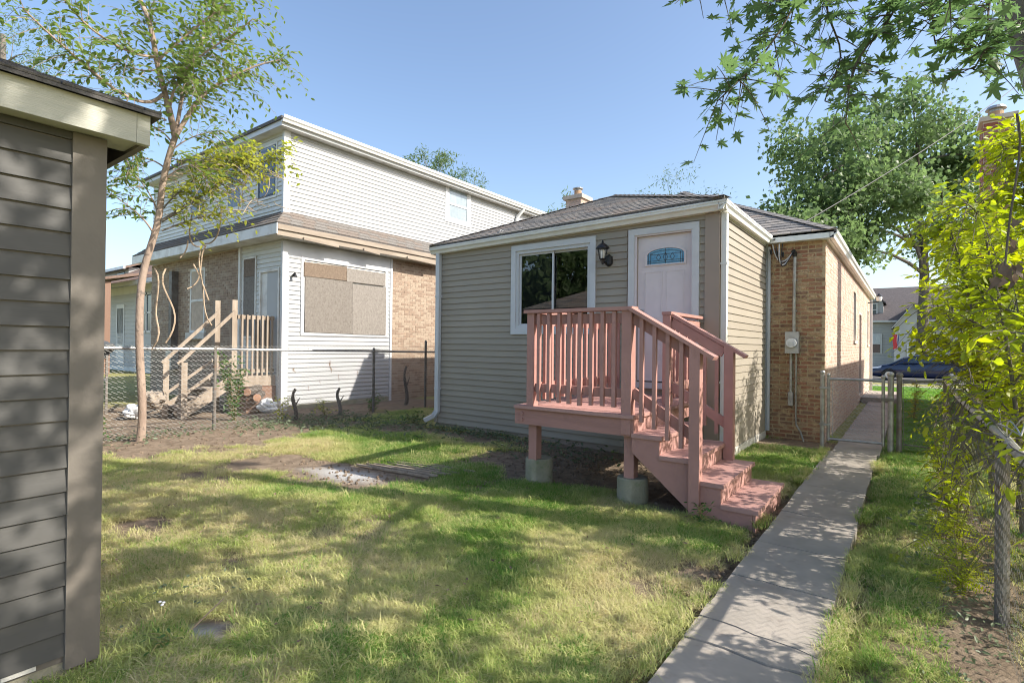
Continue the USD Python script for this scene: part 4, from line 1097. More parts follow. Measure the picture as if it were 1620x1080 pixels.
# upper floor
UW = [(-12.12, -11.36, 4.66, 5.8), (-13.6, -12.9, 4.6, 5.65), (-15.7, -14.85, 4.6, 5.5)]
SW = (11.52, 12.44, 5.1, 6.06)
MB().box(NW, NX - .003, NY + .003, NF, 4.1, 6.1).build('upper_wall', dirty_trim, NH)
clap(NH, 'y', NX, 1, NY + .1, NF, 4.2, 6.02, [(SW[0] - .12, SW[1] + .12, SW[2] - .12, SW[3] + .1), (17.0, 19.2, 5.72, 6.1)], white_vinyl, proud=.021, wob=.0, gap=.018)
clap(NH, 'x', NY, -1, NW, NX - .05, 4.2, 6.02, [(u[0] - .06, u[1] + .06, u[2] - .06, u[3] + .06) for u in UW], aged_vinyl, proud=.019, gap=.016)
MB().box(NX - .05, NX + .03, NY - .05, NY + .1, 4.16, 6.02).build('corner_board', white_trim, NH)
mb = MB(); wbox(mb, ws, 17.0, 19.2, 5.72, 6.02, -.01, .004); mb.build('bare_sheathing', orange_wood, NH)
casing(NH, 'window_casing', ws, SW[0], SW[1], SW[2], SW[3], .11, white_trim, .03)
mb = MB(); zm = (SW[2] + SW[3]) / 2 - .02
for q in ((SW[0], SW[0] + .06, SW[2], SW[3]), (SW[1] - .06, SW[1], SW[2], SW[3]), (SW[0] + .06, SW[1] - .06, SW[3] - .05, SW[3]), (SW[0] + .06, SW[1] - .06, SW[2], SW[2] + .05), (SW[0] + .06, SW[1] - .06, zm - .03, zm + .03)):
    wbox(mb, ws, *q, -.01, .022)
wn = mb.build('side_window', white_trim, NH)
mb = MB(); wbox(mb, ws, SW[0] + .05, SW[1] - .05, SW[2] + .04, SW[3] - .04, -.006, .003); mb.build('window_blind', curtain, wn)
mb = MB(); pane(mb, ws, SW[0] + .06, SW[1] - .06, SW[2] + .05, zm - .03, .009); pane(mb, ws, SW[0] + .06, SW[1] - .06, zm + .03, SW[3] - .05, .012); mb.build('pane', glass, wn)
for i, u in enumerate(UW):
    casing(NH, 'window_casing', wr_, *u, .05, dirty_trim, .022)
    mb = MB(); zm = (u[2] + u[3]) / 2
    for q in ((u[0], u[0] + .05, u[2], u[3]), (u[1] - .05, u[1], u[2], u[3]), (u[0] + .05, u[1] - .05, zm - .025, zm + .025), (u[0] + .05, u[1] - .05, u[2], u[2] + .05)):
        wbox(mb, wr_, *q, -.01, .02)
    wn = mb.build('upper_window', black_iron if i == 0 else dirty_trim, NH)
    if i == 1:
        mb = MB(); wbox(mb, wr_, u[0] + .28, u[0] + .42, u[2] + .05, u[3], -.005, .012); wbox(mb, wr_, u[0] + .46, u[1] - .05, u[2] + .05, u[3], -.005, .012); mb.build('brown_drape', brown_post, wn)
    mb = MB(); wbox(mb, wr_, u[0] + .05, u[1] - .05, u[2] + .05, u[3] - .03, -.006, .002); mb.build('dark_room', room_dark, wn)
    mb = MB(); pane(mb, wr_, u[0] + .05, u[1] - .05, zm + .025, u[3], .014); pane(mb, wr_, u[0] + .05, u[1] - .05, u[2] + .05, zm - .025, .014); mb.build('pane', glass, wn)
# main eaves, gutter, flat roof
MB().box(NW - .2, NX + .22, NY - .2, NF + .2, 6.02, 6.028).build('soffit', dirty_trim, NH)
MB().box(NW - .2, NX + .225, NY - .225, NY - .2, 6.015, 6.17).build('fascia', white_trim, NH)
MB().box(NX + .2, NX + .225, NY - .198, NF + .2, 6.015, 6.17).build('fascia', white_trim, NH)
gutter((NX + .228, NY - .24, 6.21), (NX + .228, NF + .2, 6.21), (1, 0, 0), .13, .12).build('gutter', gutter_white, NH)
R0 = [np.array(p) for p in ((NW - .25, NY - .26, 6.18), (NX + .27, NY - .26, 6.2), (NX + .27, NF + .25, 6.2), (NW - .25, NF + .25, 6.18))]
R1 = [np.array(p) for p in ((-14.6, 10.2, 6.72), (-14.6, 18.5, 6.72))]
mb = MB()
for pts in ([R0[1], R0[2], R1[1], R1[0]], [R0[0], R0[1], R1[0]], [R0[3], R0[0], R1[0], R1[1]], [R0[2], R0[3], R1[1]]):
    mb.poly(np.array(pts), (0, 0, -.07))
ur = mb.build('roof', roof_dark, NH)
mb = MB()    # lifted, silvery roof edge flakes along the side
for k in range(46):
    y0 = rng.uniform(NY, 20); mb.bar((NX + .2 + rng.normal() * .03, y0, 6.235), (NX + .1, y0 + rng.uniform(.15, .4), 6.25 + rng.random() * .03), .12, .008)
mb.build('roof_flakes', plastic_white, ur, kind='stuff')
for y0 in (14.0, 16.4):
    mb = MB(); mb.cyl((-11.9, y0, 6.3), .07, .45 if y0 < 15 else .3, 12); mb.build('vent_pipe', steel, NH)
MB().bar((NX + .07, 14.92, 4.3), (NX + .07, 14.92, 5.75), .07, .09, up=(0, 1, 0)).build('downspout', gutter_white, NH)
MB().bar((NX + .07, 14.92, 5.76), (NX + .28, 15.05, 6.08), .07, .09, up=(0, 1, 0)).build('downspout', gutter_white, NH)
mb = MB(); mb.tube([(NX + .03, NY + .2, 2.85), (NX + .1, NY + .2, 2.9), (NX + .12, NY + .2, 2.82)], [.03, .02, .04], 6); mb.build('bare_lamp_holder', black_iron, NH)
# a grille basement opening is in shade behind weeds: dark brick soot below
# old porch stairs of the neighbour
PS = thing('old_porch_stairs', 'weathered wooden porch stairs with two tall posts and pickets behind the fence', 'stairs', (-11.7, 5.4, -.13))
for nm, x, y, z1 in (('tall_post', -11.38, 5.5, 2.24), ('tall_post', -12.14, 5.5, 2.26), ('short_post', -11.27, 4.5, .95), ('short_post', -12.12, 4.5, .98), ('stub_post', -11.75, 4.35, .12)):
    MB().box(x - .055, x + .055, y - .055, y + .055, -.25, z1).build(nm, old_wood, PS)
for k in range(6):
    MB().box(-12.2, -11.24, 5.44 + k * .155, 5.585 + k * .155, .6, .64).build('floor_board', old_wood, PS)
MB().box(-12.2, -11.24, 5.4, 5.438, .42, .6).build('rim_joist', old_wood, PS)
MB().box(-11.26, -11.22, 5.56, 6.35, .42, .6).build('rim_joist', old_wood, PS)
MB().box(-12.0, -11.2, 5.7, 6.35, -.2, .41).build('under_porch_panel', brown_post, PS)
for x in (-11.38, -12.14):
    MB().bar((x + .07, 5.5, 2.0), (x + .07, 4.42, .92), .04, .065).build('stair_rail', old_wood, PS)
    MB().bar((x + .07, 5.45, 1.0), (x + .07, 4.5, .3), .035, .055).build('stair_rail', old_wood, PS)
    MB().bar((x, 5.42, .5), (x, 4.42, -.1), .045, .24).build('stringer', old_wood, PS)
for k in range(3):
    MB().box(-12.1, -11.42, 4.5 + k * .25, 4.76 + k * .25, .03 + k * .17, .07 + k * .17).build('tread', old_wood, PS)
for k in range(7):
    y = 5.63 + k * .11
    MB().box(-11.3, -11.26, y - .018, y + .018, .5, 1.94).build('picket', old_wood, PS)
MB().box(-11.345, -11.302, 5.55, 6.36, 1.85, 1.93).build('rail', old_wood, PS); MB().box(-11.345, -11.302, 5.55, 6.36, .7, .78).build('rail', old_wood, PS)
for k in range(5):
    x = -12.0 + k * .14
    MB().box(x - .018, x + .018, 6.28, 6.32, .7, 1.9).build('picket', old_wood, PS)
for k, (x, y, z, dx, dy) in enumerate(((-11.0, 5.62, .32, .25, -.35), (-10.95, 5.8, .2, .3, -.25))):
    g = thing('cut_log', ('upper' if k == 0 else 'lower') + ' sawn log with reddish cut end lying beside the old porch', 'log', (x, y, z))
    d_ = np.array([dx, dy, -.05]); MB().tube([(x, y, z), tuple(np.array([x, y, z]) - d_ * 1.1)], .085, 12).build('bark', bark_dark, g)
    MB().tube([np.array([x, y, z]) + d_ * .001, np.array([x, y, z]) + d_ * .03], .078, 12).build('cut_end', log_end, g)
for k, (x, y, z, sx_, m_, lb) in enumerate(((-10.9, 6.0, .0, (.22, .17, .15), plastic_white, 'pale plastic bag slumped under the old porch pickets'), (-11.9, 3.9, .0, (.2, .17, .13), plastic_white, 'white plastic bag heaped by the foot of the old stairs'), (-11.7, 4.15, .22, (.24, .17, .17), raw_wood, 'tan crumpled sack lying on the bags by the old stairs'),
                                             (-11.2, 2.6, -.05, (.5, .3, .1), plastic_white, 'flattened white sheeting on the ground behind the fence'), (-12.9, 3.0, .35, (.3, .3, .16), plastic_white, 'pale blue-white bundle in the shade behind the fence'))):
    MB().ball((x, y, z), 1, sx_, 4, .55).solo('rubbish_bag', m_, lb, 'rubbish', smooth=60)
bb = thing('covered_barrow', 'dark grey tarp humped over a low frame behind the left fence', 'tarp', (-13.6, 3.2, 0))
MB().ball((-13.7, 3.5, 1.15), 1, (.75, .5, .22), 3, .5).build('tarp', tarp, bb, smooth=60)
for x, y in ((-14.2, 3.4), (-13.2, 3.2), (-14.1, 3.9), (-13.1, 3.8)):
    MB().bar((x, y, -.2), (x, y, 1.05), .04, .04).build('leg', steel_old, bb)
MB().bar((-14.6, 2.9, .72), (-12.4, 3.6, .6), .05, .05).build('pole', steel, bb)

# ------------------------------------------------------------------ left chain-link fence
FX = -9.2
F1 = thing('chain_link_fence', 'long galvanised chain-link fence between the yard and the white house', 'fence', (FX, 5, -.13))
for y, zt in ((1.35, 1.3), (4.15, 1.26), (7.42, 1.24), (8.95, 1.42), (11.9, 1.24)):
    MB().tube([(FX, y, -.3), (FX, y, zt), (FX, y, zt + .03)], [.029, .029, .012], 10).build('post', steel_old if y > 4 else steel, F1)
MB().tube([(FX, .6, 1.275), (FX, 4.15, 1.238), (FX, 8.95, 1.17), (FX, 12, 1.16)], .021, 8).build('top_rail', steel, F1)
for k in range(26):
    y = .8 + k * .42
    MB().tube([(FX - .026, y, 1.235 - .006 * k * .4), (FX + .027, y + .01, 1.23 - .006 * k * .4), (FX + .027, y + .012, 1.30 - .006 * k * .4)], .004, 4).build('tie_wire', steel, F1)
chain((FX + .03, .7, 0), (FX + .03, 12, 0), -.12, 1.30, .072, .0036).build('wire_mesh', mesh_wire, F1)

# ------------------------------------------------------------------ right fence, gate
RX = .42
F2 = thing('chain_link_fence', 'rusty chain-link fence under the yellow-green bushes along the right side', 'fence', (RX, 5, -.13))
for y, zt in ((.9, .9), (3.95, .87), (6.95, .86), (9.3, 1.0)):
    MB().tube([(RX, y, -.3), (RX, y, zt - .02), (RX, y, zt + .01)], [.032, .032, .026], 12).build('post', steel_old, F2)
MB().tube([(RX, .2, .875), (RX, 3.4, .872), (RX, 3.95, .89), (RX, 6.95, .865), (RX, 9.3, .93)], .024, 10).build('top_rail', steel, F2)
for y in (3.72, 3.8, 3.9, 4.7, 5.6, 6.4, 7.6):
    mb = MB(); t_ = np.linspace(0, 2 * np.pi, 9); mb.tube(np.column_stack([RX + .028 * np.cos(t_), y + .012 * np.sin(2 * t_), .872 + .028 * np.sin(t_)]), .004, 4, False); mb.build('tie_wire', black_iron, F2)
for k in range(3):
    MB().tube(curve([(RX, 3.78, .9), (RX - .05 + .05 * k, 3.7 - .03 * k, .98 + .02 * k), (RX + .03, 3.6, .94)], 8), .004, 4).build('loose_wire', steel, F2)
chain((RX - .03, .3, 0), (RX - .03, 9.25, 0), -.13, .87, .06, .0012, sag=.02).build('wire_mesh', steel_old, F2)
F3 = thing('chain_link_fence', 'short chain-link panel between gate post and corner post across the side lawn', 'fence', (.15, 9.3, -.13))
MB().tube([(-.09, 9.3, -.3), (-.09, 9.3, .97)], .034, 12).build('post', steel_old, F3)
mb = MB(); mb.ball((-.09, 9.3, .99), .045, (1, 1, .9)); mb.build('post_cap', steel_old, F3)
MB().tube([(-.05, 9.3, .9), (.42, 9.3, .93)], .021, 8).build('top_rail', steel_old, F3)
MB().bar((-.045, 9.3, -.05), (-.045, 9.3, .88), .02, .006, up=(1, 0, 0)).build('tension_bar', steel_old, F3)
MB().tube([(-.05, 9.3, .02), (.42, 9.3, .0)], .01, 6).build('bottom_rail', steel_old, F3)
chain((-.05, 9.31, 0), (.42, 9.31, 0), -.08, .95, .06, .0033).build('wire_mesh', steel_old, F3)
Gt = thing('gate', 'galvanised chain-link gate across the walk beside the brick corner', 'gate', (-.6, 9.3, -.1))
for x, z0, z1, r in ((-1.035, -.2, .98, .03), (-.19, -.2, .98, .036)):
    MB().tube([(x, 9.3, z0), (x, 9.3, z1)], r, 12).build('gate_post', steel, Gt)
    mb = MB(); mb.ball((x, 9.3, z1 + .012), r * 1.25, (1, 1, .9)); mb.build('post_cap', steel, Gt)
for x in (-.955, -.278):
    MB().tube([(x, 9.3, -.03), (x, 9.3, .95)], .022, 10).build('frame_upright', steel, Gt)
    mb = MB(); mb.ball((x, 9.3, .955), .028); mb.build('frame_cap', steel, Gt)
for z in (.0, .9):
    MB().tube([(-.955, 9.3, z), (-.278, 9.3, z + .004)], .02, 10).build('frame_rail', steel, Gt)
for z in (.2, .75):
    MB().box(-1.07, -.925, 9.26, 9.275, z, z + .03).build('hinge', steel, Gt)
MB().box(-.3, -.15, 9.25, 9.27, .62, .66).build('latch', steel_old, Gt)
MB().bar((-.9, 9.3, .03), (-.9, 9.3, .88), .02, .006, up=(1, 0, 0)).build('tension_bar', steel, Gt)
chain((-.94, 9.31, 0), (-.29, 9.31, 0), .0, .9, .06, .0036).build('wire_mesh', steel, Gt)

# ------------------------------------------------------------------ brick bungalow to the right, behind the bushes
RH = thing('brick_bungalow', 'brick bungalow with tall chimney half hidden behind the bushes at right', 'house', (4.5, 15, -.13))
MB().box(1.4, 7.5, 10.8, 19.9, -.3, 2.72).build('wall', mortar_tan, RH)
mb = MB()
e = [np.array(p) for p in ((1.15, 10.5, 2.75), (7.8, 10.5, 2.75), (7.8, 20.1, 2.75), (1.15, 20.1, 2.75))]; ra, rb = np.array([4.45, 13.6, 4.5]), np.array([4.45, 17, 4.5])
for pts in ([e[0], e[1], ra], [e[1], e[2], rb, ra], [e[2], e[3], rb], [e[3], e[0], ra, rb]):
    mb.poly(np.array(pts), (0, 0, -.05))
mb.build('roof', roof_dark, RH)
MB().box(1.17, 1.2, 10.5, 20.1, 2.55, 2.72).build('fascia', gutter_white, RH)
MB().box(1.05, 1.455, 12.44, 12.98, -.3, 5.36).build('chimney', mortar_pink, RH)
cm = [M('chimney_red', (.3, .1, .06), (.22, .075, .05), 9, .9), brick_tan[0], M('chimney_brown', (.24, .11, .07), (.3, .14, .09), 9, .9)]
chn = Node(RH.path + '/chimney', RH.org)
for ax_, c_, o_, a_, b_ in (('x', 12.44, -1, 1.05, 1.455), ('y', 1.05, -1, 12.44, 12.98)):
    bricks(chn, ax_, c_, o_, a_, b_, 2.9, 5.34, [], cm, 75, Lb=.2, Hc=.074)
MB().box(1.0, 1.5, 12.38, 13.03, 5.362, 5.44).build('chimney_cap', mortar_grey, RH)
mb = MB(); mb.cyl((1.24, 12.7, 5.44), .11, .14, 16); mb.build('flue', brick_tan[3], RH)
mb = MB(); mb.cyl((1.24, 12.7, 5.58), .09, .06, 16); mb.tube([(1.24, 12.7, 5.63), (1.24, 12.7, 5.68)], [.15, .12], 16); mb.build('flue_cap', steel, RH)

# ------------------------------------------------------------------ back-left house
BL = thing('back_left_house', 'white house with brown shingle roofs and triple window beyond the left fence', 'house', (-33, 13, -.13))
wl = wmap('x', 11.4, -1)
MB().box(-62, -30.2, 11.4, 22, -.3, 4.1).build('wall', aged_vinyl[1], BL)
for k in range(18):
    MB().box(-62, -30.2, 11.38 - .004, 11.4, .1 + k * .2, .28 + k * .2).build('siding_board', white_vinyl[k % 2], BL)
mb = MB(); mb.poly(np.array([(-62, 10.9, 4.1), (-29.9, 10.9, 4.1), (-29.9, 15.5, 6.6), (-62, 15.5, 6.6)]), (0, 0, -.1)); mb.build('roof', roof_brown, BL)
MB().box(-62, -29.9, 10.8, 10.9, 3.98, 4.16).build('fascia', white_trim, BL)
MB().box(-46, -41.2, 13.3, 15.5, 4.6, 5.75).build('dormer', white_vinyl[1], BL)
mb = MB(); mb.poly(np.array([(-46.3, 13.0, 5.72), (-40.8, 13.0, 5.72), (-40.8, 15.6, 6.75), (-46.3, 15.6, 6.75)]), (0, 0, -.1)); mb.build('dormer_roof', roof_brown, BL)
MB().box(-43.0, -41.8, 13.27, 13.3, 4.85, 5.5).build('dormer_window', car_glass, BL)
MB().box(-46.3, -40.8, 12.9, 13.0, 5.58, 5.74).build('fascia', white_trim, BL)
mb = MB()
for q in ((-33.4, -33.3, 1.75, 3.65), (-32.8, -32.7, 1.75, 3.65), (-32.2, -32.1, 1.75, 3.65), (-31.6, -31.5, 1.75, 3.65), (-33.3, -31.6, 1.75, 1.85), (-33.3, -31.6, 3.55, 3.65), (-33.3, -31.6, 2.65, 2.73)):
    wbox(mb, wl, *q, 0, .06)
wn = mb.build('triple_window', white_trim, BL)
for k in range(3):
    for z0, z1 in ((1.85, 2.65), (2.73, 3.55)):
        mb = MB(); pane(mb, wl, -33.3 + k * .6, -32.8 + k * .6, z0, z1, .03); mb.build('pane', car_glass, wn)
mb = MB(); wbox(mb, wl, -36.7, -35.6, .2, 3.2, 0, .04); dd = mb.build('grille_door', white_trim, BL)
mb = MB(); wbox(mb, wl, -36.5, -35.8, 1.75, 3.0, .04, .05); mb.build('door_pane', car_glass, dd)
mb = MB()
for k in range(5):
    wbox(mb, wl, -36.5 + k * .17, -36.47 + k * .17, 1.2, 3.0, .055, .075)
for k in range(4):
    wbox(mb, wl, -36.5, -35.8, 1.0 + k * .18, 1.04 + k * .18, .055, .075)
mb.build('grille', white_trim, dd)
MB().box(-32.7, -32.45, 9.6, 9.86, -.2, 4.0).build('porch_post', brown_post, BL)
mb = MB(); mb.poly(np.array([(-62, 9.4, 4.12), (-32.2, 9.4, 4.12), (-32.2, 11.4, 4.6), (-62, 11.4, 4.6)]), (0, 0, -.12)); mb.build('porch_roof', roof_brown, BL)
MB().box(-62, -32.2, 9.3, 9.4, 3.95, 4.14).build('fascia', white_trim, BL)

stage.GetPrimAtPath(BL.path).GetAttribute('xformOp:translate').Set(Gf.Vec3d(-29, 11.5, -.13))   # shifted nearer

# ------------------------------------------------------------------ house over the street, car, flag
FH = thing('cape_house', 'white cape house with slate roof, gabled entry and dormers across the street', 'house', (1, 62, -.6))
wf_ = wmap('x', 58.0, -1)
MB().box(-6.5, 8.5, 58.0, 67, -1, 3.9).build('wall', aged_vinyl[1], FH)
for k in range(18):
    MB().box(-6.5, 8.5, 57.965, 57.998, -.6 + k * .25, -.37 + k * .25).build('siding_board', white_vinyl[k % 2], FH)
mb = MB(); mb.poly(np.array([(-6.9, 57.5, 3.85), (8.9, 57.5, 3.85), (8.9, 62.5, 7.2), (-6.9, 62.5, 7.2)]), (0, 0, -.15)); mb.poly(np.array([(-6.9, 67.5, 3.85), (8.9, 67.5, 3.85), (8.9, 62.5, 7.2), (-6.9, 62.5, 7.2)]), (0, 0, -.15)); mb.build('roof', roof_slate, FH)
MB().box(-6.9, 8.9, 57.42, 57.52, 3.7, 3.86).build('fascia', white_trim, FH)
ent = MB().poly(np.array([(-.95, 56.6, -1), (1.75, 56.6, -1), (1.75, 56.6, 3.3), (.4, 56.6, 5.15), (-.95, 56.6, 3.3)]), (0, 1.4, 0)).build('gabled_entry', white_vinyl[0], FH)
mb = MB()
for s_ in (-1, 1):
    mb.poly(np.array([(.4, 56.45, 5.3), (.4 + s_ * 1.55, 56.45, 3.2), (.4 + s_ * 1.55, 58.5, 3.2), (.4, 60.4, 5.3)]), (0, 0, -.14))
mb.build('entry_roof', roof_slate, FH)
mb = MB()
for s_ in (-1, 1):
    mb.bar((.4, 56.42, 5.2), (.4 + s_ * 1.52, 56.42, 3.13), .05, .16, up=(0, 1, 0))
mb.build('entry_barge_board', white_trim, FH)
MB().box(-.05, 1.0, 56.54, 56.598, -.6, 1.75).build('entry_door', white_trim, FH)
mb = MB(); mb.poly(np.array([(.48 + .42 * math.cos(t), 56.53, 1.25 + .4 * math.sin(t)) for t in np.linspace(0, math.pi, 9)]), (0, -.02, 0)); mb.build('fan_light', car_glass, FH)
for x in (-2.7, 4.2):
    d_ = MB().box(x - .9, x + .9, 58.6, 61, 3.9, 5.6).build('dormer', white_vinyl[0], FH)
    mb = MB()
    mb.poly(np.array([(x, 58.3, 6.5), (x + 1.15, 58.3, 5.5), (x + 1.15, 61, 5.5), (x, 61.8, 6.5)]), (0, 0, -.1)); mb.poly(np.array([(x, 58.3, 6.5), (x - 1.15, 58.3, 5.5), (x - 1.15, 61, 5.5), (x, 61.8, 6.5)]), (0, 0, -.1)); mb.build('dormer_roof', roof_slate, FH)
    MB().poly(np.array([(x - .9, 58.59, 5.55), (x + .9, 58.59, 5.55), (x, 58.59, 6.38)]), (0, .3, 0)).build('dormer_gable', white_vinyl[1], FH)
    mb = MB(); mb.box(x - .5, x + .5, 58.53, 58.6, 4.3, 5.5); dw = mb.build('dormer_window', white_trim, FH)
    for z0, z1 in ((4.4, 4.85), (4.93, 5.4)):
        MB().box(x - .38, x + .38, 58.51, 58.528, z0, z1).build('pane', car_glass, dw)
for x in (-2.6, 4.3):
    mb = MB(); mb.box(x - .75, x + .75, 57.9, 57.964, .9, 2.7); fw = mb.build('front_window', white_trim, FH)
    for z0, z1 in ((1.0, 1.75), (1.84, 2.6)):
        MB().box(x - .62, x + .62, 57.88, 57.898, z0, z1).build('pane', curtain if z1 > 2 else car_glass, fw)
for k in range(3):
    MB().box(-.6, 1.4, 55.4 + .4 * k, 56.6, -.75 + .15 * k, -.6 + .15 * k - .004).build('entry_step', concrete, FH)
fl = thing('flag', 'small red, white and blue flag on a short pole at the white entry', 'flag', (-.75, 56.4, 2))
MB().tube([(-.95, 56.55, 1.6), (-.55, 55.7, 2.9)], .02, 6).build('pole', white_trim, fl)
gv = np.linspace(0, 1, 6)
for k, m_ in enumerate((flag_blue, flag_white, flag_red)):
    V = [(-.62 - .05 * k + .03 * math.sin(6 * a + k) - .1 * (1 - a) * .2, 55.86 - .1 * k, 2.6 - a * 1.15) for a in gv] + [(-.82 - .05 * k + .03 * math.sin(6 * a + k + 1) - .1, 55.98 - .1 * k, 2.55 - a * 1.25) for a in gv]
    mb = MB(); mb.add(V, [(i, i + 1, i + 6) for i in range(5)] + [(i + 1, i + 7, i + 6) for i in range(5)]); mb.build('stripe', m_, fl)

CR = thing('parked_minivan', 'dark navy minivan parked across the gap at the street', 'minivan', (.3, 42.3, -.63))


def loft(sections):
    """closed body from cross-sections with equal point counts"""
    S = np.array(sections); k, n = S.shape[:2]
    V = S.reshape(-1, 3); F = []
    for i in range(k - 1):
        for j in range(n):
            a, b = i * n + j, i * n + (j + 1) % n
            F += [(a, a + n, b + n), (a, b + n, b)]
    for i in (0, k - 1):
        F += [(i * n, i * n + j, i * n + j + 1) for j in range(1, n - 1)]
    return V, np.array(F)


cx0, cy, cz = -1.95, 42.3, -.63
prof = [(0, .32, .62, .62), (.12, .24, .78, .8), (.55, .2, .93, .9), (1.05, .2, 1.03, .95), (1.6, .2, 1.1, .97), (2.4, .2, 1.12, .98), (3.4, .2, 1.13, .98), (4.4, .22, 1.14, .96), (4.95, .3, 1.1, .92), (5.12, .4, .98, .84)]
sec = []
for x, zb, zt, hw in prof:
    pts = [(-.86, zb), (-1, zb + .12), (-1.0, zb + .45 * (zt - zb)), (-.955, zt - .12), (-.9, zt - .02), (-.55, zt + .015), (.55, zt + .015), (.9, zt - .02), (.955, zt - .12), (1, zb + .45 * (zt - zb)), (1, zb + .12), (.86, zb)]
    sec.append([(cx0 + x, cy + a * hw, cz + b) for a, b in pts])
body = MB().add(*loft(sec)).build('body', car_paint, CR, smooth=50)
gh = [(1.02, 1.0, 1.02, .8), (1.75, 1.08, 1.44, .8), (2.35, 1.1, 1.6, .78), (3.2, 1.1, 1.64, .77), (4.2, 1.1, 1.6, .76), (4.7, 1.1, 1.5, .74), (5.0, 1.08, 1.14, .74)]
sec = [[(cx0 + x, cy + a * hw, cz + b) for a, b in ((-1.15, zb), (-1.12, zb + .3 * (zt - zb)), (-1.0, zb + .78 * (zt - zb)), (-.9, zt - .02), (-.5, zt + .02), (.5, zt + .02), (.9, zt - .02), (1.0, zb + .78 * (zt - zb)), (1.12, zb + .3 * (zt - zb)), (1.15, zb))] for x, zb, zt, hw in gh]
MB().add(*loft(sec)).build('cabin', car_paint, CR, smooth=50)
for a, b, c_, d_ in ((1.75, 2.42, 1.16, 1.36), (2.5, 3.4, 1.16, 1.5), (3.48, 4.55, 1.17, 1.48)):
    yb, yt = cy - .925, cy - .8
    q = [(cx0 + a, yb, cz + c_), (cx0 + b, yb, cz + c_), (cx0 + b - (.02 if b < 4 else .25), yt - .01, cz + (1.5 if b > 2.5 else 1.47)), (cx0 + a + (.02 if a > 2 else .42), yt - .01, cz + d_)]
    MB().poly(np.array(q), (0, -.012, 0)).build('side_window', car_glass, CR)
MB().box(cx0 + 1.72, cx0 + 1.95, cy - 1.12, cy - .97, cz + 1.08, cz + 1.22).build('wing_mirror', car_paint, CR)
for x in (1.0, 4.1):
    mb = MB(); mb.cyl((cx0 + x, cy - .96, cz + .34), .34, .2, 26, (0, 1, 0)); ty = mb.build('wheel', rubber, CR)
    mb = MB(); mb.cyl((cx0 + x, cy - .968, cz + .34), .22, .006, 22, (0, 1, 0))
    for k in range(10):
        t = k * math.pi / 5; mb.bar((cx0 + x, cy - .985, cz + .34), (cx0 + x + .22 * math.cos(t), cy - .975, cz + .34 + .22 * math.sin(t)), .035, .02, up=(0, 1, 0))
    mb.build('rim', chrome, ty)
    mb = MB(); t_ = np.linspace(.1, math.pi - .1, 14); mb.tube(np.column_stack([cx0 + x + .39 * np.cos(t_), 0 * t_ + cy - .965, cz + .34 + .39 * np.sin(t_)]), .03, 5); mb.build('wheel_arch', rubber, CR)
    mb = MB(); mb.cyl((cx0 + x, cy + .76, cz + .34), .34, .2, 20, (0, 1, 0)); mb.build('wheel', rubber, CR)
MB().hexa([(cx0 + .1, cy - .8, cz + .7), (cx0 + .55, cy - .89, cz + .78), (cx0 + .55, cy - .86, cz + .8), (cx0 + .1, cy - .7, cz + .72), (cx0 + .12, cy - .78, cz + .76), (cx0 + .62, cy - .885, cz + .88), (cx0 + .62, cy - .85, cz + .9), (cx0 + .12, cy - .7, cz + .78)]).build('headlight', lens_clear, CR)
MB().box(cx0 + 4.9, cx0 + 5.1, cy - .9, cy - .74, cz + .82, cz + 1.0).build('tail_light', red_lens, CR)
for x in (2.45, 3.45):
    MB().box(cx0 + x - .3, cx0 + x - .08, cy - .995, cy - .975, cz + .99, cz + 1.02).build('door_handle', car_paint, CR)

# ------------------------------------------------------------------ young tree on the left fence
def px(pts):
    return np.array([at(*p) for p in pts])


def hang(t, limbs, bark, leaf, kind, size, start=.25, per_m=7, length=.5, droop=.5, gap=.06, single=0, sj=.35, r=.004, twig_n=4, alt=None, keep=1.0, name='leaf', clip=None):
    """limbs: list of (points, r0, r1, leafy). Builds limbs, twigs and leaves of thing t"""
    P, D, N = [], [], []
    tw = MB()
    for pts, r0, r1, leafy in limbs:
        c = curve(pts, max(8, len(pts) * 4))
        MB().tube(c, np.linspace(r0, r1, len(c)), 8).build('limb', bark, t, smooth=True)
        if leafy > 0:
            tb, p, d, n = twigs_on(c, start, per_m * leafy, length, droop, r=r, leaf_gap=gap)
            for a, rr in tb:
                tw.tube(a, np.linspace(rr, rr * .4, len(a)), twig_n, False)
            P.append(p); D.append(d); N.append(n)
    if tw.n:
        tw.build('twigs', bark, t, kind='stuff')
    P, D, N = np.vstack(P), np.vstack(D), np.vstack(N)
    if clip is not None:
        m = clip(P); P, D, N = P[m], D[m], N[m]
    if keep < 1:
        m = rng.random(len(P)) < keep; P, D, N = P[m], D[m], N[m]
    foliage(t, P, D, N, size * rng.uniform(1 - sj, 1 + sj, len(P)), kind, leaf, single, name=name, alt=alt)
    return len(P)


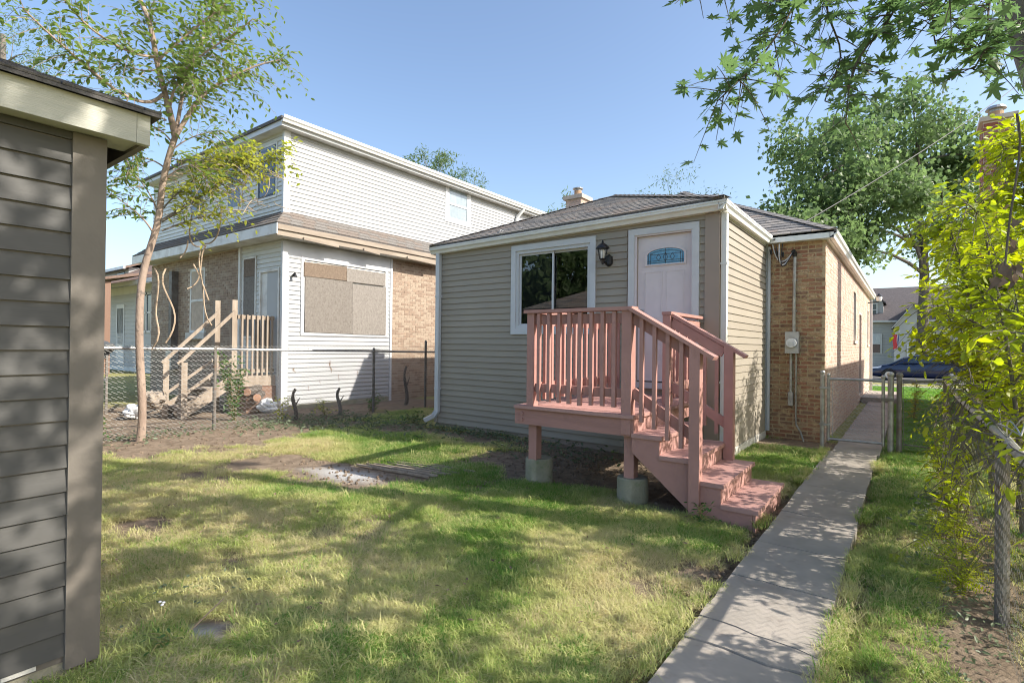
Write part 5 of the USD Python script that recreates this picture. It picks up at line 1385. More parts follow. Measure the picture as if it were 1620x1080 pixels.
YT = thing('young_tree', 'slender young tree with pinkish bark leaning over the left chain-link fence', 'tree', (-9.0, 3.0, -.13))
tr = curve(np.vstack([[(-9.03, 3.02, -.25)], px([(225, 640, 7.78), (221, 560, 7.75), (221, 490, 7.72), (228, 425, 7.75), (241, 382, 7.75), (251, 345, 7.75), (256, 300, 7.75), (268, 245, 7.7), (277, 217, 7.7)])]), 26)
MB().tube(tr, np.interp(np.linspace(0, 1, 26), [0, .05, .5, 1], [.075, .056, .05, .04]), 12).build('trunk', bark_pale, YT, smooth=True)
limbs = [(px([(277, 217, 7.7), (268, 175, 7.6), (257, 133, 7.5), (247, 90, 7.4), (240, 50, 7.3), (222, 0, 7.3), (210, -70, 7.3)]), .045, .02, 1.3),
         (px([(277, 217, 7.7), (296, 185, 7.8), (318, 155, 7.9), (365, 122, 8.1), (420, 100, 8.3), (446, 95, 8.4)]), .035, .008, 1.3),
         (px([(277, 217, 7.7), (285, 170, 7.9), (300, 110, 8.2), (330, 40, 8.5), (345, -40, 8.7)]), .03, .012, 1.5),
         (px([(257, 150, 7.5), (220, 160, 7.2), (180, 140, 6.9), (140, 108, 6.7), (85, 60, 6.4), (35, 12, 6.2)]), .025, .008, 1.0),
         (px([(247, 90, 7.4), (190, 75, 7.0), (150, 50, 6.8), (110, 10, 6.6), (90, -30, 6.5)]), .02, .008, 1.2),
         (px([(262, 190, 7.6), (235, 185, 7.3), (200, 195, 7.1), (180, 215, 7.0)]), .015, .005, .9),
         (px([(247, 100, 7.4), (290, 60, 7.5), (340, 20, 7.6), (385, -20, 7.7)]), .02, .008, 1.5),
         (px([(268, 175, 7.6), (310, 95, 7.4), (360, 60, 7.3), (400, 30, 7.2)]), .02, .006, 1.4),
         (px([(245, 375, 7.75), (220, 340, 7.6), (195, 320, 7.5), (165, 300, 7.3)]), .014, .004, .9),
         (px([(252, 345, 7.75), (225, 290, 7.6), (200, 265, 7.4)]), .014, .004, .8),
         (px([(262, 285, 7.75), (300, 262, 7.7), (325, 285, 7.6)]), .012, .004, 1.0), (px([(260, 265, 7.75), (225, 250, 7.6), (192, 268, 7.5)]), .012, .004, 1.0),
         (px([(270, 240, 7.7), (310, 215, 7.8), (352, 208, 7.9)]), .012, .004, 1.1), (px([(272, 225, 7.7), (240, 200, 7.5), (205, 225, 7.4)]), .012, .004, 1.0),
         (px([(257, 140, 7.5), (290, 120, 7.4), (318, 130, 7.3)]), .012, .004, 1.2), (px([(250, 110, 7.4), (215, 110, 7.3), (180, 95, 7.2)]), .012, .004, 1.2)]
hang(YT, limbs, bark_pale, leaf_locust, 'oval', .09, .2, 30, .6, .35, .055, 170)
limbs = [(px([(255, 350, 7.75), (295, 325, 7.9), (340, 295, 8.1), (380, 272, 8.3), (440, 250, 8.5)]), .026, .006, 1.4),
         (px([(258, 330, 7.75), (300, 290, 7.9), (350, 262, 8.1), (410, 245, 8.3), (455, 240, 8.5)]), .012, .004, 1.4),
         (px([(256, 365, 7.75), (290, 352, 7.9), (330, 340, 8.0), (375, 335, 8.2)]), .014, .004, .7),
         (px([(270, 250, 7.7), (320, 255, 7.9), (360, 250, 8.1), (400, 255, 8.2)]), .01, .004, 1.1)]
VN = thing('climbing_vine', 'yellowing vine swamping the low right branches of the young tree', 'vine', (-8.2, 4.5, 3.2))
hang(VN, limbs, bark_grey, leaf_vine, 'oval', .085, .08, 40, .4, .35, .05, 120)
DV = thing('dry_vine', 'bare dry vine stems dangling from the skirt roof of the white house', 'vine', (-9.5, 4.5, 3))
mb = MB()
for pts in ([(245, 425, 8.2), (250, 460, 8.1), (247, 500, 8.1), (251, 520, 8.0), (240, 553, 8.0)], [(262, 425, 8.2), (266, 470, 8.1), (276, 495, 8.1), (270, 530, 8.0), (262, 542, 8.0)], [(322, 385, 9.2), (316, 425, 9.1), (321, 455, 9.1), (324, 490, 9.1), (335, 515, 9.1)], [(326, 388, 9.2), (318, 420, 9.2), (312, 445, 9.2), (296, 457, 9.1)], [(297, 380, 9.1), (293, 398, 9.1), (284, 408, 9.0)], [(305, 335, 8.4), (300, 365, 8.4), (325, 388, 9.2)], [(350, 330, 8.5), (346, 365, 8.7), (322, 385, 9.2)], [(318, 440, 9.1), (306, 418, 9.1)], [(321, 450, 9.1), (330, 475, 9.0)]):
    mb.tube(curve(px(pts), 12), .012, 5)
for k in range(60):
    p = at(rng.uniform(270, 440), rng.uniform(255, 335), rng.uniform(8, 8.6)); q = p + rng.normal(size=3) * [.25, .25, .2]
    mb.tube(curve([p, (p + q) / 2 + rng.normal(size=3) * .08, q], 6), .005, 4)
mb.build('stem', twig_dry, DV)

def clumps(t, limbs, bark, leaf, kind, size, per_m, nleaf, sig, off):
    P = []
    for pts, r0, r1, leafy in limbs:
        c = curve(pts, max(8, len(pts) * 4)); ln_ = np.linalg.norm(np.diff(c, axis=0), axis=1).sum()
        MB().tube(c, np.linspace(r0, r1, len(c)), 8).build('limb', bark, t, smooth=True)
        tw = MB()
        for k in range(max(1, int(ln_ * per_m * leafy))):
            b = c[int(rng.uniform(.2, 1) * (len(c) - 1))]; q = b + rng.normal(size=3) * off
            tw.tube(curve([b, (b + q) / 2 + [0, 0, .05], q], 5), [.008, .007, .006, .005, .003], 4, False)
            m_ = int(nleaf * rng.uniform(.5, 1.4)); P.append(q + rng.normal(size=(m_, 3)) * sig * rng.uniform(.7, 1.3) * np.array([1.2, 1.2, .7]))
        tw.build('twigs', bark, t, kind='stuff')
    P = np.vstack(P); n = len(P)
    foliage(t, P, unit(rng.normal(size=(n, 3)) + [0, 0, -.5]), unit(rng.normal(size=(n, 3)) * .6 + [0, 0, 1]), size * rng.uniform(.6, 1.3, n), kind, leaf, 0)


# ------------------------------------------------------------------ maple on the right, its branches overhead
MP = thing('maple_tree', 'maple trunk leaning in at the right edge, lobed leaves hanging overhead', 'tree', (1.25, 5.1, -.13))
tr = curve([(1.28, 5.1, -.3), (1.1, 5.1, 1.4), (.88, 5.14, 2.8), (.66, 5.2, 3.86), (.5, 5.25, 5.0), (.6, 5.2, 6.4), (.9, 5.1, 8.2)], 26)
MB().tube(tr, np.interp(np.linspace(0, 1, 26), [0, .06, .5, 1], [.22, .17, .14, .06]), 14).build('trunk', bark_grey, MP, smooth=True)
limbs = [(np.vstack([[(.52, 5.24, 4.8), (-.2, 4.5, 4.9), (-.9, 3.9, 4.6)], px([(1300, -170, 3.5), (1285, -60, 3.4), (1245, 30, 3.3), (1212, 80, 3.3), (1172, 125, 3.25), (1135, 160, 3.2)])]), .03, .004, 1.0),
         (np.vstack([[(-.2, 4.5, 4.9)], px([(1330, -200, 3.7), (1305, -40, 3.6), (1316, 40, 3.5), (1330, 85, 3.5), (1318, 125, 3.5), (1305, 160, 3.5)])]), .02, .004, .9),
         (np.vstack([[(-.2, 4.5, 4.9)], px([(1460, -150, 3.6), (1430, -20, 3.4), (1400, 40, 3.3), (1360, 90, 3.25), (1345, 130, 3.2), (1338, 195, 3.2)])]), .02, .004, 1.0),
         (px([(1470, -150, 3.6), (1480, -60, 3.3), (1475, 20, 3.2), (1480, 70, 3.1)]), .012, .004, .8),
         (np.vstack([[(.56, 5.22, 4.5)], px([(1590, -60, 3.4), (1565, 10, 3.2), (1560, 60, 3.1), (1540, 110, 3.0)])]), .015, .004, 1.2),
         (px([(1600, -80, 3.0), (1530, -30, 3.0), (1500, 0, 2.9)]), .012, .004, .9),
         (px([(1250, -170, 3.4), (1160, -80, 3.3), (1105, -10, 3.3), (1085, 5, 3.3)]), .012, .004, .6),
         (px([(1250, -150, 3.4), (1240, -40, 3.4), (1225, 10, 3.3)]), .01, .004, .6)]
MB1 = [(a, b * .6, c, e) for a, b, c, e in limbs]
hang(MP, MB1, bark_dark, leaf_maple, 'maple', .098, .4, 28, .26, .25, .045, 296, keep=.85)
# the rest of the crown, over the yard and above the frame
limbs = [([(.52, 5.24, 4.8), (-.3, 4.3, 5.5), (-1.2, 3.5, 5.7), (-2.0, 2.9, 5.6)], .06, .01, .45),
         ([(.5, 5.25, 5.0), (.9, 4.2, 5.6), (1.3, 3.0, 5.4), (1.6, 1.8, 4.9)], .06, .01, 1.2),
         ([(.6, 5.2, 6.0), (1.8, 4.4, 6.4), (3.0, 3.6, 6.2)], .06, .01, 1.2),
         ([(.55, 5.2, 6.0), (1.6, 5.8, 6.6), (2.8, 6.3, 6.8)], .05, .01, .8),
         ([(.9, 5.1, 8.0), (.2, 4.2, 8.6), (-.8, 3.4, 8.4)], .04, .01, .4),
         ([(.9, 5.1, 8.0), (1.8, 4.6, 8.8), (3.0, 4.0, 8.8)], .04, .01, 1.0),
         ([(.9, 5.15, 3.4), (1.8, 4.2, 3.7), (2.6, 3.2, 3.6), (3.2, 2.2, 3.3)], .05, .01, 1.3),
         ([(1.3, 3.0, 5.4), (.4, 1.8, 5.2), (-.4, .9, 4.8)], .03, .008, 1.2),
         ([(1.8, 4.2, 3.7), (1.5, 3.0, 4.2), (1.7, 1.9, 4.2)], .03, .008, 1.2),
         ([(1.6, 4.5, 3.6), (2.2, 4.8, 3.2), (2.9, 5.2, 3.0)], .03, .008, 1.1),
         ([(.7, 4.2, 5.6), (0, 3.0, 6.2), (-.9, 2.0, 6.3)], .03, .008, .5),
         ([(1.3, 3.0, 5.4), (1.0, 2.3, 5.6), (.5, 1.7, 5.5), (.1, 1.3, 5.2)], .03, .008, 1.5),
         ([(1.6, 1.8, 4.9), (1.3, 1.4, 4.9), (.8, 1.0, 4.6)], .02, .006, 1.6),
         ([(1.5, 2.6, 5.3), (2.2, 2.0, 5.6), (2.9, 1.7, 5.3)], .03, .008, 1.5),
         ([(1.6, 1.8, 4.9), (1.9, 1.1, 4.6), (2.0, .4, 4.2)], .02, .006, 1.5),
         ([(1.8, 4.4, 6.4), (2.2, 3.2, 6.6), (2.4, 2.2, 6.4)], .03, .008, 2.2), ([(1.3, 3.0, 5.4), (1.6, 2.4, 6.0), (1.9, 2.0, 6.6)], .02, .006, 2.4),
         ([(2.6, 3.2, 3.6), (2.2, 2.5, 4.0), (1.5, 2.0, 4.2)], .02, .006, 2.4), ([(2.6, 3.2, 3.6), (2.6, 2.6, 4.4), (2.4, 2.1, 5.0)], .02, .006, 2.4),
         ([(2.6, 3.2, 3.6), (2.0, 2.4, 3.4), (1.3, 1.8, 3.3)], .02, .006, 2.0), ([(2.4, 2.2, 6.4), (2.8, 1.9, 7.0), (3.2, 1.6, 7.2)], .02, .006, 2.0)]
clumps(MP, limbs, bark_grey, leaf_maple, 'maple', .16, 1.7, 62, .2, .36)

# ------------------------------------------------------------------ yellow-green bushes along the right fence
for nm, lab, stems, hh, sz, den, one in (
        ('bush', 'tall yellow-green bush behind the fence corner at the end of the walk', [(.95, 9.7), (1.05, 9.0), (1.3, 9.9), (.9, 8.3)], (2.6, 3.3), .085, 1.3, 100),
        ('bush', 'bright lime bush behind the middle of the right fence', [(.72, 7.6), (.95, 7.0), (1.25, 7.7), (.8, 6.5), (1.3, 6.6), (.7, 7.2)], (2.6, 3.5), .085, 1.6, 120),
        ('bush', 'nearest yellow-green bush hanging over the fence at the right edge', [(.75, 5.9), (.95, 5.4), (1.3, 6.0), (.85, 5.0), (1.35, 4.6), (1.1, 4.2), (1.25, 3.3), (1.3, 2.3)], (1.4, 2.6), .075, 1.2, 80)):
    t = thing(nm, lab, 'bush', (stems[0][0], stems[0][1], -.13))
    lim = []
    for x, y in stems:
        h_ = rng.uniform(*hh); lx, ly = rng.normal() * .25 - .12, rng.normal() * .3
        st = curve([(x, y, -.15), (x + lx * .2, y + ly * .2, h_ * .4), (x + lx, y + ly, h_)], 10)
        lim.append((st, .022, .005, 1.0))
        for k in range(5):
            i = rng.integers(3, 9); b = st[i]; a_ = rng.uniform(0, 2 * np.pi)
            e_ = b + np.array([.55 * math.cos(a_) - .08, .6 * math.sin(a_), .3 + .25 * rng.random()]) * rng.uniform(.5, 1.1)
            e_[0] = max(e_[0], .12)
            lim.append(([b, (b + e_) / 2 + [0, 0, .08], e_], .009, .003, 1.2))
    hang(t, lim, bark_grey, leaf_lime, 'oval', sz, .12, 27 * den, .36, .5, .045, one, sj=.5, clip=lambda p: ~((p[:, 0] < .5) & (p[:, 2] < 1.25) & (rng.random(len(p)) < .93)) & ~((p[:, 0] < .7) & (p[:, 2] < .8) & (rng.random(len(p)) < .6)) & ~((pix(p)[2] < 2.9) & (pix(p)[0] < 1700) & (pix(p)[2] > .1)))
FV = thing('fence_vine', 'yellow-green vine trailing along the right fence rail and hanging down its mesh', 'vine', (RX, 5, .8))
limbs = [([(RX + .05, 1.0, .5), (RX, 2.0, .95), (RX - .02, 3.1, .92), (RX + .03, 4.4, 1.0)], .008, .003, .8), ([(RX + .02, 4.2, .9), (RX - .02, 5.4, .98), (RX + .02, 6.6, .95), (RX, 7.8, 1.0)], .008, .003, 1.0), ([(RX + .1, 7.6, .9), (RX, 8.6, .95), (RX - .05, 9.3, .8)], .008, .003, 1.0)]
for y, zt, dz in ((4.9, .9, .5), (5.5, .9, .5), (6.0, .95, .8), (6.5, .9, .7), (7.1, .9, .6), (7.6, .95, .8), (8.2, .9, .6), (8.8, .9, .7)):
    limbs.append(([(RX, y, zt), (RX - .1, y + .08, zt - dz * .4), (RX - .13 - .06 * rng.random(), y + .12 * rng.normal(), zt - dz)], .006, .002, 1.2))
hang(FV, limbs, bark_grey, leaf_lime, 'oval', .06, .0, 9, .2, .7, .045, 60)
DL = thing('dead_leaves', 'cluster of curled brown leaves hanging from a dark stem at the right edge', 'dead leaves', tuple(at(1592, 430, 2.7)))
MB().tube(curve(px([(1609, 180, 2.7), (1611, 260, 2.7), (1600, 330, 2.7), (1592, 400, 2.7), (1590, 420, 2.7)]), 16), .005, 6).build('stem', bark_dark, DL)
for k, (x, y, s_) in enumerate(((1585, 430, .1), (1600, 425, .1), (1592, 415, .08), (1606, 440, .1), (1578, 445, .09), (1596, 380, .08), (1602, 350, .07), (1590, 440, .08), (1606, 395, .07), (1612, 425, .1))):
    v, f = leafverts(np.array([at(x, y - 8, 2.7 + .02 * k)]), np.array([[rng.normal() * .4, rng.normal() * .4, -1.0]]), unit(rng.normal(size=(1, 3))), np.array([s_]), 'oval')
    q = v[0].copy(); q[:, 0] += .015 * np.sin(np.arange(len(q)) * 2)
    put(numbered(DL.path, 'leaf'), q - DL.org, f, dead_leaf)


def weed(lab, x, y, h_, n, mat, size, kind='oval', spread=.16, cat='weed', nm='weed', one=0):
    t = thing(nm, lab, cat, (x, y, float(gz(x, y))))
    z0 = float(gz(x, y)); lim = []
    for k in range(n):
        a_ = rng.uniform(0, 2 * np.pi); e_ = np.array([x + spread * math.cos(a_) * rng.uniform(.3, 1.2), y + spread * math.sin(a_) * rng.uniform(.3, 1.2), z0 + h_ * rng.uniform(.6, 1.1)])
        lim.append(([(x + rng.normal() * .02, y + rng.normal() * .02, z0 - .02), ((x + e_[0]) / 2, (y + e_[1]) / 2, z0 + h_ * .5), e_], .006, .002, 1.0))
    hang(t, lim, mat_stem, mat, kind, size, .1, 16, .13, .4, .035, one)
    return t


mat_stem = M('weed_stem', (.16, .17, .06), (.25, .2, .08), 8, .8)
weed('bushy green weed climbing the fence before the old porch stairs', -10.3, 5.0, 1.25, 9, leaf_weed, .085, spread=.3, nm='shrub', cat='shrub')
weed('leafy weed at the foot of the fence post by the boarded house wall', -9.5, 7.6, .42, 6, leaf_weed, .07, spread=.22)
weed('small yellowish weed below the white corner board of the boarded house', -9.7, 5.6, .4, 5, leaf_vine, .07, spread=.16)
weed('low weed with round leaves between two torn siding spots', -9.6, 6.5, .3, 5, leaf_vine, .065, spread=.15)
weed('weed growing where the downspout of the tan house kicks out', -7.5, 7.0, .2, 7, leaf_weed, .06, spread=.25)
weed('weed tuft left of the rubbish by the young tree', -9.4, 2.6, .35, 6, leaf_weed, .06, spread=.25)
weed('green weed spilling through the right fence below its rail', .3, 6.6, .75, 9, leaf_lime, .07, spread=.22)
weed('ferny weed low against the nearest right fence post', .27, 4.35, .42, 7, leaf_lime, .1, 'compound', spread=.2)
weed('broad-leaved weed at the foot of the pink newel post', -1.4, 4.6, .14, 5, leaf_weed, .05, spread=.07)
weed('lime weed hanging through the fence near its middle post', .3, 5.4, .6, 8, leaf_lime, .07, spread=.22)
weed('small red-stemmed shrub on the side lawn beyond the gate', .12, 14.0, .9, 6, leaf_vine, .06, spread=.12, nm='shrub', cat='shrub')
weed('dark shrub at the far corner of the right fence by the side lawn', .55, 10.2, .8, 7, leaf_weed, .08, spread=.18, nm='shrub', cat='shrub')
weed('pair of seedlings at the garage corner board', -2.86, 1.08, .06, 4, leaf_weed, .03, spread=.05)
mb = MB()
for k in range(3):
    mb.ball((-3.2 - .014 * k, 1.19 + .012 * (k % 2), -.05 + .004 * k), .009, (1, 1, .6), 1)
mb.solo('white_flower', plastic_white, 'small pale flower head in the grass beside the garage corner', 'flower')
stick = MB(); stick.tube([(-2.9, 1.2, -.1), (-2.82, 1.33, .04)], .004, 5); stick.solo('twig', twig_dry, 'short bare twig standing in the pale sandy patch', 'twig')
for k, (x, y, h_, lb) in enumerate(((-9.5, 5.75, .6, 'dark burnt-looking stump with forked top by the white corner'), (-9.5, 6.75, .55, 'grey broken stump below the torn siding'), (-9.9, 8.95, .95, 'black charred stem against the sooty brick wall'))):
    mb = MB(); z0 = float(gz(x, y))
    mb.tube(curve([(x, y, z0 - .05), (x + .02, y + .02, z0 + h_ * .4), (x - .015, y - .01, z0 + h_ * .7), (x + .01, y + .03, z0 + h_)], 10), np.linspace(.04, .022, 10) * (1 + .3 * rng.random(10)), 7)
    mb.tube(curve([(x + .02, y + .03, z0 + h_ * .5), (x + .04, y + .07, z0 + h_ * .62), (x + .05, y + .1, z0 + h_ * .72)], 6), np.linspace(.018, .006, 6), 6)
    mb.solo('stump', bark_grey if k == 1 else bark_dark, lb, 'stump', smooth=50)

# ------------------------------------------------------------------ trees further off
B = at(1464, 577, 41); B[2] = -.65
clump_tree('street_tree', 'large street tree with a dark trunk rising beyond the navy minivan', B, [B - [0, 0, .3], at(1460, 500, 41), at(1462, 420, 41), at(1450, 340, 41), at(1420, 240, 41)], .42,
           [(at(1300, 265, 38), (4.2, 3.5, 4.2), .9), (at(1400, 215, 40), (4.2, 3.5, 3.6), 1.0), (at(1480, 265, 42), (3.6, 3, 3.6), .8), (at(1275, 350, 36), (3.0, 3, 2.4), .8), (at(1385, 325, 38), (4.0, 3, 2.8), 1.0), (at(1520, 300, 42), (2.4, 3, 4.2), .5), (at(1320, 400, 38), (2.2, 2, 1.5), .4), (at(1515, 390, 42), (2.6, 2, 2.6), .5)],
           40, 34000, .36, .62, leaf_big, bark_dark, limb_r=.15, kind='far', shell=.35)
for lab, (x, y, d), r, n, leaf, mat_ in (('sparse grey-green treetop showing above the tan house roof', (1070, 325, 46), (3.6, 3, 2.6), 2600, .3, leaf_willow), ('sunlit treetop behind the left part of the white house roof', (684, 268, 36), (1.6, 1.6, 1.3), 1400, .3, leaf_far),
                                         ('smaller blue-green treetop behind the white house roof', (735, 292, 40), (1.5, 1.5, 1.1), 900, .3, leaf_willow), ('dark treetop between the white house roof and the brick chimney', (893, 340, 30), (1.1, 1.1, 1.1), 900, .25, leaf_big),
                                         ('pale feathery tree crown at the top left corner above the garage', (5, 55, 20), (1.7, 1.7, 1.7), 3600, .16, leaf_willow)):
    c = at(x, y, d); g = np.array([c[0], c[1], -.5])
    clump_tree('far_tree', lab, g, [g, (g + c) / 2, c], .2, [(c, r, 1.0), (c - [0, 0, r[2] * 1.2], (r[0], r[1], r[2]), .8)], 22, int(n * 1.6), leaf, .33 * r[0] / 1.6 * .8, mat_, bark_grey, kind='slim', limb_r=.05)
t0 = clump_tree('garden_tree', 'leafy tree standing behind the garage, mirrored in the window', (-14, -9, -.2), [(-14, -9, -.3), (-14.1, -9, 2), (-14, -9.2, 4.5)], .22, [((-14, -9, 5), (3.2, 3, 2.6), 1), ((-14, -8.5, 2.6), (3, 2.4, 1.6), .7)], 30, 9000, .38, .6, leaf_big, bark_dark, kind='far')
twin(t0, (-20, -6, -.2), 'second leafy tree behind the garage, nearer the left fence', 1.3, 1.15)
twin(t0, (-9.5, -13, -.2), 'third leafy tree far behind the garage roof', 2.4, 1.2)
hz_ = thing('hedge_row', 'low row of green trees closing the far end of the street', 'trees', (20, 75, -.6))
P = np.column_stack([rng.uniform(-60, 60, 6000), rng.uniform(78, 84, 6000), rng.gamma(3, 1.0, 6000) - .5])
foliage(hz_, P, unit(rng.normal(size=(6000, 3))), unit(rng.normal(size=(6000, 3)) + [0, 0, .7]), rng.uniform(.5, 1.1, 6000), 'far', leaf_far, 0)

# ------------------------------------------------------------------ grass, ground cover, litter
def grassmat():
    n = {'g': ('geometry', {}), 'n': ('noise_texture', {'scale': .95, 'detail': 4.0, 'roughness': .6}), 'n2': ('noise_texture', {'scale': 14.0, 'detail': 2.0}),
         'a': ('math', {'math_type': 'multiply_add', 'value2': .35, 'value3': -.17}), 'a2': ('math', {'math_type': 'multiply_add', 'value2': .28}), 'a3': ('math', {'math_type': 'multiply_add', 'value2': 1.15}),
         'r': ('rgb_ramp', {'ramp': [(0, (.1, .2, .04)), (.25, (.19, .3, .06)), (.45, (.36, .43, .12)), (.62, (.54, .54, .22)), (.82, (.66, .6, .32)), (1, (.7, .62, .4))]}),
         'p': ('principled_bsdf', {'roughness': .6, 'specular_ior_level': .25}), 't': ('translucent_bsdf', {}), 'm': ('mix_closure', {'fac': .3})}
    l = [('g.position', 'n.vector'), ('g.position', 'n2.vector'), ('g.random_per_island', 'a.value1'), ('n2.fac', 'a2.value1'), ('a.value', 'a2.value3'), ('n.fac', 'a3.value1'), ('a2.value', 'a3.value3'), ('a3.value', 'r.fac'),
         ('r.color', 'p.base_color'), ('r.color', 't.color'), ('p.BSDF', 'm.closure1'), ('t.BSDF', 'm.closure2')]
    usdkit.material(stage, L('grass_blade'), n, l, surface='m.closure')
    return L('grass_blade')


gmat = grassmat()
lushmat = leafmat('lush_blade', [(0, (.09, .21, .03)), (.5, (.17, .32, .05)), (1, (.28, .41, .08))], .35, 2.0)
drymat = leafmat('straw_blade', [(0, (.48, .45, .24)), (.5, (.64, .56, .37)), (1, (.74, .65, .47))], .42, 2.0)


def tuft(n, h_, spread, wd, flat):
    V, F = [], []
    for k in range(n):
        a_, b_ = rng.uniform(0, 2 * np.pi), rng.uniform(0, 2 * np.pi)
        o = np.array([math.cos(b_), math.sin(b_), 0]) * spread * math.sqrt(rng.random())
        d = np.array([math.cos(a_), math.sin(a_), 0]); s_ = np.array([-d[1], d[0], 0]) * wd * rng.uniform(.7, 1.3)
        hk = h_ * rng.uniform(.4, 1.2); ln_ = hk * flat * rng.uniform(.4, 1.3)
        m_ = o + d * ln_ * .4 + [0, 0, hk * .62]; e_ = o + d * ln_ + [0, 0, hk * (1 - .35 * flat * rng.random())]
        V += [o - s_ - [0, 0, .01], o + s_ - [0, 0, .01], m_ + s_ * .8, m_ - s_ * .8, e_]
        b = 5 * k; F += [(b, b + 1, b + 2), (b, b + 2, b + 3), (b + 3, b + 2, b + 4)]
    return np.array(V), np.array(F)


def scatter(name, label, protos, pos, rot, sc, idx, cat=None):
    pi = UsdGeom.PointInstancer.Define(stage, '/World/' + name)
    tag(pi.GetPrim(), label, None, None, 'stuff')
    rel = pi.CreatePrototypesRel()
    for k, (v, f, m_) in enumerate(protos):
        p = '/World/%s/tuft%s' % (name, '' if k == 0 else '_%03d' % k)
        put(p, v, f, m_); rel.AddTarget(p)
    pi.CreateProtoIndicesAttr(Vt.IntArray.FromNumpy(idx.astype(np.int32)))
    pi.CreatePositionsAttr(Vt.Vec3fArray.FromNumpy(pos.astype(np.float32)))
    q = np.zeros((len(pos), 4), np.float32)
    pi.CreateOrientationsAttr(Vt.QuathArray([Gf.Quath(float(math.cos(a / 2)), 0.0, 0.0, float(math.sin(a / 2))) for a in rot]))
    pi.CreateScalesAttr(Vt.Vec3fArray.FromNumpy(sc.astype(np.float32)))


def visible(x, y, z, m=60):
    u, v, d = pix(np.column_stack([x, y, z]))
    return (u > -m) & (u < 1620 + m) & (v < 1080 + 2.5 * m) & (d > .4)


N0 = 420000
# more candidates close by than far off
rr = 1.0 + 11.5 * rng.random(N0) ** .72
th = rng.uniform(-YAW - .86, -YAW + .86, N0)
X, Y = -rr * np.sin(-th), rr * np.cos(th)
Z = gz(X, Y)
c = cover(X, Y)
free = ~((X > XL - .05) & (X < XR) & (Y > YR)) & ~((X > -2.15) & (X < -.98) & (Y > 4.68) & (Y < 5.9)) & ~((X > GX0) & (X < GX1 + .02) & (Y < GY1 + .02)) & ~((X > -.91) & (X < -.32)) & ~((X > XR) & (X < XB) & (Y > YB - .02)) & (X < .75) & (Y < 10.6)
shade = (X > -3.3) & (X < -2.1) & (Y > 5.0) & (Y < 6.9)
keep = free & ~shade & visible(X, Y, Z) & (rng.random(N0) < np.clip((c - .16) * 1.9, 0, 1)) & (X > -9.0)
X, Y, Z, c = X[keep], Y[keep], Z[keep], c[keep]
far = np.hypot(X, Y)
dr = dryness(X, Y)
sel = rng.random(len(X)) < np.clip(.42 + 0 * far, 0, 1)
X, Y, Z, c, dr, far = (q[sel] for q in (X, Y, Z, c, dr, far))
ex_ = np.where(rng.random(900) < .45, -.955, -.285) + rng.normal(size=900) * .014; ey_ = rng.uniform(1.2, 9.2, 900) ** 1.0
ek = (meshkit.noise(np.column_stack([ex_ * 3, ey_ * 2.5, 0 * ex_]), 4) > .55); ex_, ey_ = ex_[ek], ey_[ek]
X = np.r_[X, ex_]; Y = np.r_[Y, ey_]; Z = np.r_[Z, np.full(len(ex_), -.1)]; c = np.r_[c, np.full(len(ex_), .6)]; dr = np.r_[dr, rng.uniform(.2, .6, len(ex_))]; far = np.hypot(X, Y)
protos = [(*tuft(16, .04, .042, .0016, 1.7), gmat) for _ in range(3)] + [(*tuft(15, .043, .045, .0018, 1.5), lushmat) for _ in range(2)] + [(*tuft(16, .034, .05, .0015, 2.3), drymat) for _ in range(2)] + [(*tuft(8, .075, .03, .0019, 1.0), gmat)]
u_ = rng.random(len(X))
idx = np.where(u_ < np.clip((dr - .33) * 1.9, 0.06, .75), rng.integers(5, 7, len(X)), np.where(u_ > np.clip(.55 + dr, .5, .985), rng.integers(3, 5, len(X)), np.where(rng.random(len(X)) < .02, 7, rng.integers(0, 3, len(X)))))
s_ = (.75 + .5 * rng.random(len(X))) * (.7 + .5 * c) * np.interp(far, [1, 4, 9], [.95, 1.1, 1.35])
scatter('lawn_grass', 'short patchy lawn grass, part green and part straw, across the back yard', protos, np.column_stack([X, Y, Z]), rng.uniform(0, 6.28, len(X)), np.column_stack([s_, s_, s_ * rng.uniform(.8, 1.2, len(X))]), idx)
# lawn beyond the gate and front lawns, with bigger tufts
n = 20000
X = np.where(rng.random(n) < .7, rng.uniform(-.28, .42, n), rng.uniform(-1.6, 1.8, n)); Y = 9.4 + 24 * rng.random(n) ** 1.6; ok = ~((X < -.2) & (Y < 21)) & ~((X > .45) & (Y < 12))
X, Y = X[ok], Y[ok]
protos = [(*tuft(14, .07, .07, .005, 1.0), lushmat), (*tuft(14, .06, .07, .005, 1.2), gmat)]
scatter('side_lawn_grass', 'green lawn grass beyond the gate towards the street', protos, np.column_stack([X, Y, gz(X, Y)]), rng.uniform(0, 6.28, len(X)), np.ones((len(X), 3)) * rng.uniform(.7, 1.3, (len(X), 1)), (rng.random(len(X)) < .15).astype(int))
# broad-leaved ground cover: under the boarded wall, by the tan wall, along the right fence
def patch(n, cx_, cy_, sx_, sy_):
    return np.column_stack([cx_ + rng.normal(size=n) * sx_, cy_ + rng.normal(size=n) * sy_])


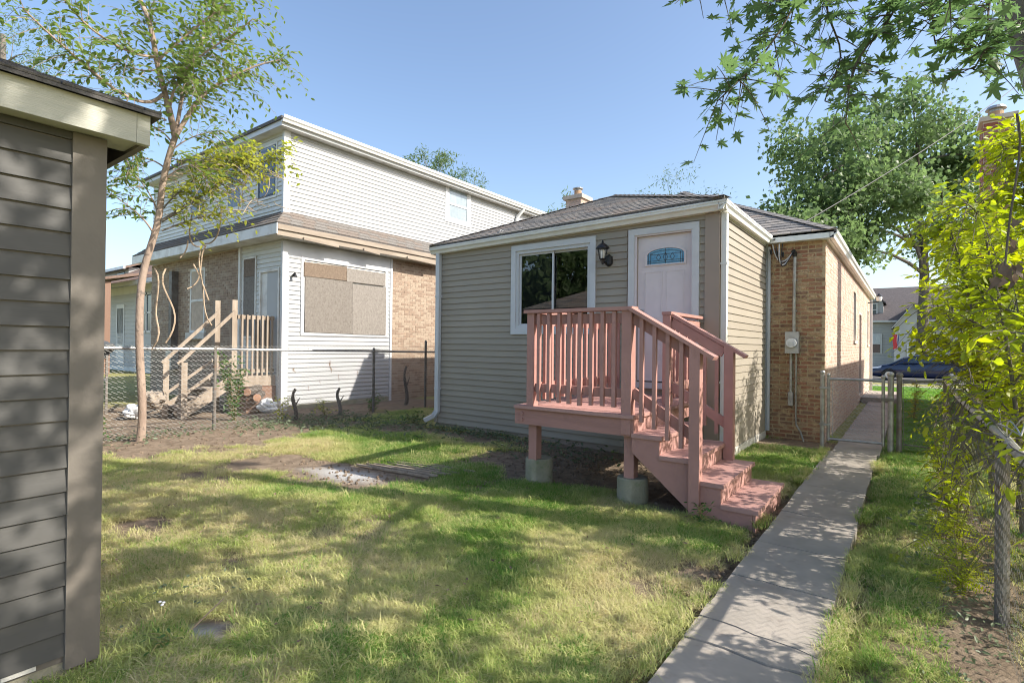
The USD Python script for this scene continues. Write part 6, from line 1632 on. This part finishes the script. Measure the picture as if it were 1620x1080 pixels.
Q = np.vstack([patch(1700, -8.0, 6.3, 1.0, .55), patch(900, -8.9, 5.2, .5, .6), patch(700, -5.6, 6.7, .9, .16), patch(420, -4.0, 6.2, .6, .35), patch(900, .25, 6.2, .14, 1.6), patch(250, .33, 8.3, .08, .5), patch(300, -9.2, 2.9, .35, .5), patch(60, -3.3, 1.3, .15, .3), patch(350, .3, 3.6, .1, .8)])
ok = ~((Q[:, 0] > XL - .03) & (Q[:, 1] > YR - .06)) & (np.abs(Q[:, 0] + .62) > .36) & ~((Q[:, 0] < GX1 + .05) & (Q[:, 1] < GY1 + .05)); Q = Q[ok]
k = len(Q); P = np.column_stack([Q, gz(Q[:, 0], Q[:, 1]) + rng.uniform(.005, .10, k)])
gc_ = Node('/World/ground_cover', (0, 0, 0)); UsdGeom.Xform.Define(stage, gc_.path); tag(stage.GetPrimAtPath(gc_.path), 'low dull weeds covering the earth along walls and fences', None, None, 'stuff')
foliage(gc_, P, unit(rng.normal(size=(k, 3)) * [1, 1, .35]), unit(rng.normal(size=(k, 3)) * .5 + [0, 0, 1]), rng.uniform(.03, .085, k) * np.clip(np.hypot(Q[:, 0], Q[:, 1]) / 7.0, .35, 1), 'oval', leaf_dull, 0, stuff='leaves')
# leaf litter and crumbs of earth
Q = np.vstack([patch(200, .2, 5.6, .18, 2.2), patch(260, -1.0, 4.5, .06, 2.0), patch(220, -.27, 4.5, .06, 2.2), patch(320, -3.4, 5.8, .8, .6), patch(240, -3.8, 2.7, 2.2, 1.2), patch(120, -8.6, 3.6, .9, .7)])
Q = Q[~((Q[:, 0] > XL - .03) & (Q[:, 1] > YR - .06)) & ~((Q[:, 0] < GX1 + .05) & (Q[:, 1] < GY1 + .05))]; k = len(Q)
P = np.column_stack([Q, gz(Q[:, 0], Q[:, 1]) + .012 + .03 * (np.abs(Q[:, 0] + .62) < .3) + .03 * ((Q[:, 0] < -1.2) & (Q[:, 1] < 4.6))])
ll = Node('/World/leaf_litter', (0, 0, 0)); UsdGeom.Xform.Define(stage, ll.path); tag(stage.GetPrimAtPath(ll.path), 'dry fallen leaves scattered along the walk and fence', None, None, 'stuff')
foliage(ll, P, unit(rng.normal(size=(k, 3)) * [1, 1, .15]), unit(rng.normal(size=(k, 3)) * .35 + [0, 0, 1]), rng.uniform(.02, .05, k), 'oval', dead_leaf, 0, stuff='leaves')
mb = MB()
import trimesh
ico = trimesh.creation.icosphere(0, 1.0)
for x, y in np.vstack([patch(420, -3.3, 5.9, .7, .5), patch(260, -8.5, 3.6, .9, .7), patch(240, -.99, 4.6, .035, 1.7), patch(160, -.24, 5, .03, 2), patch(200, -4.9, 3.9, .7, .3)]):
    if not (x > XL and y > YR - .05):
        r_ = rng.uniform(.006, .024); mb.add(np.array(ico.vertices) * r_ * rng.uniform(.6, 1.3, 3) + [x, y, float(gz(x, y)) + r_ * .3], ico.faces)
mb.solo('earth_crumbs', L('soil'), 'crumbs of dry earth along the walk edge and under the landing', None, kind='stuff')
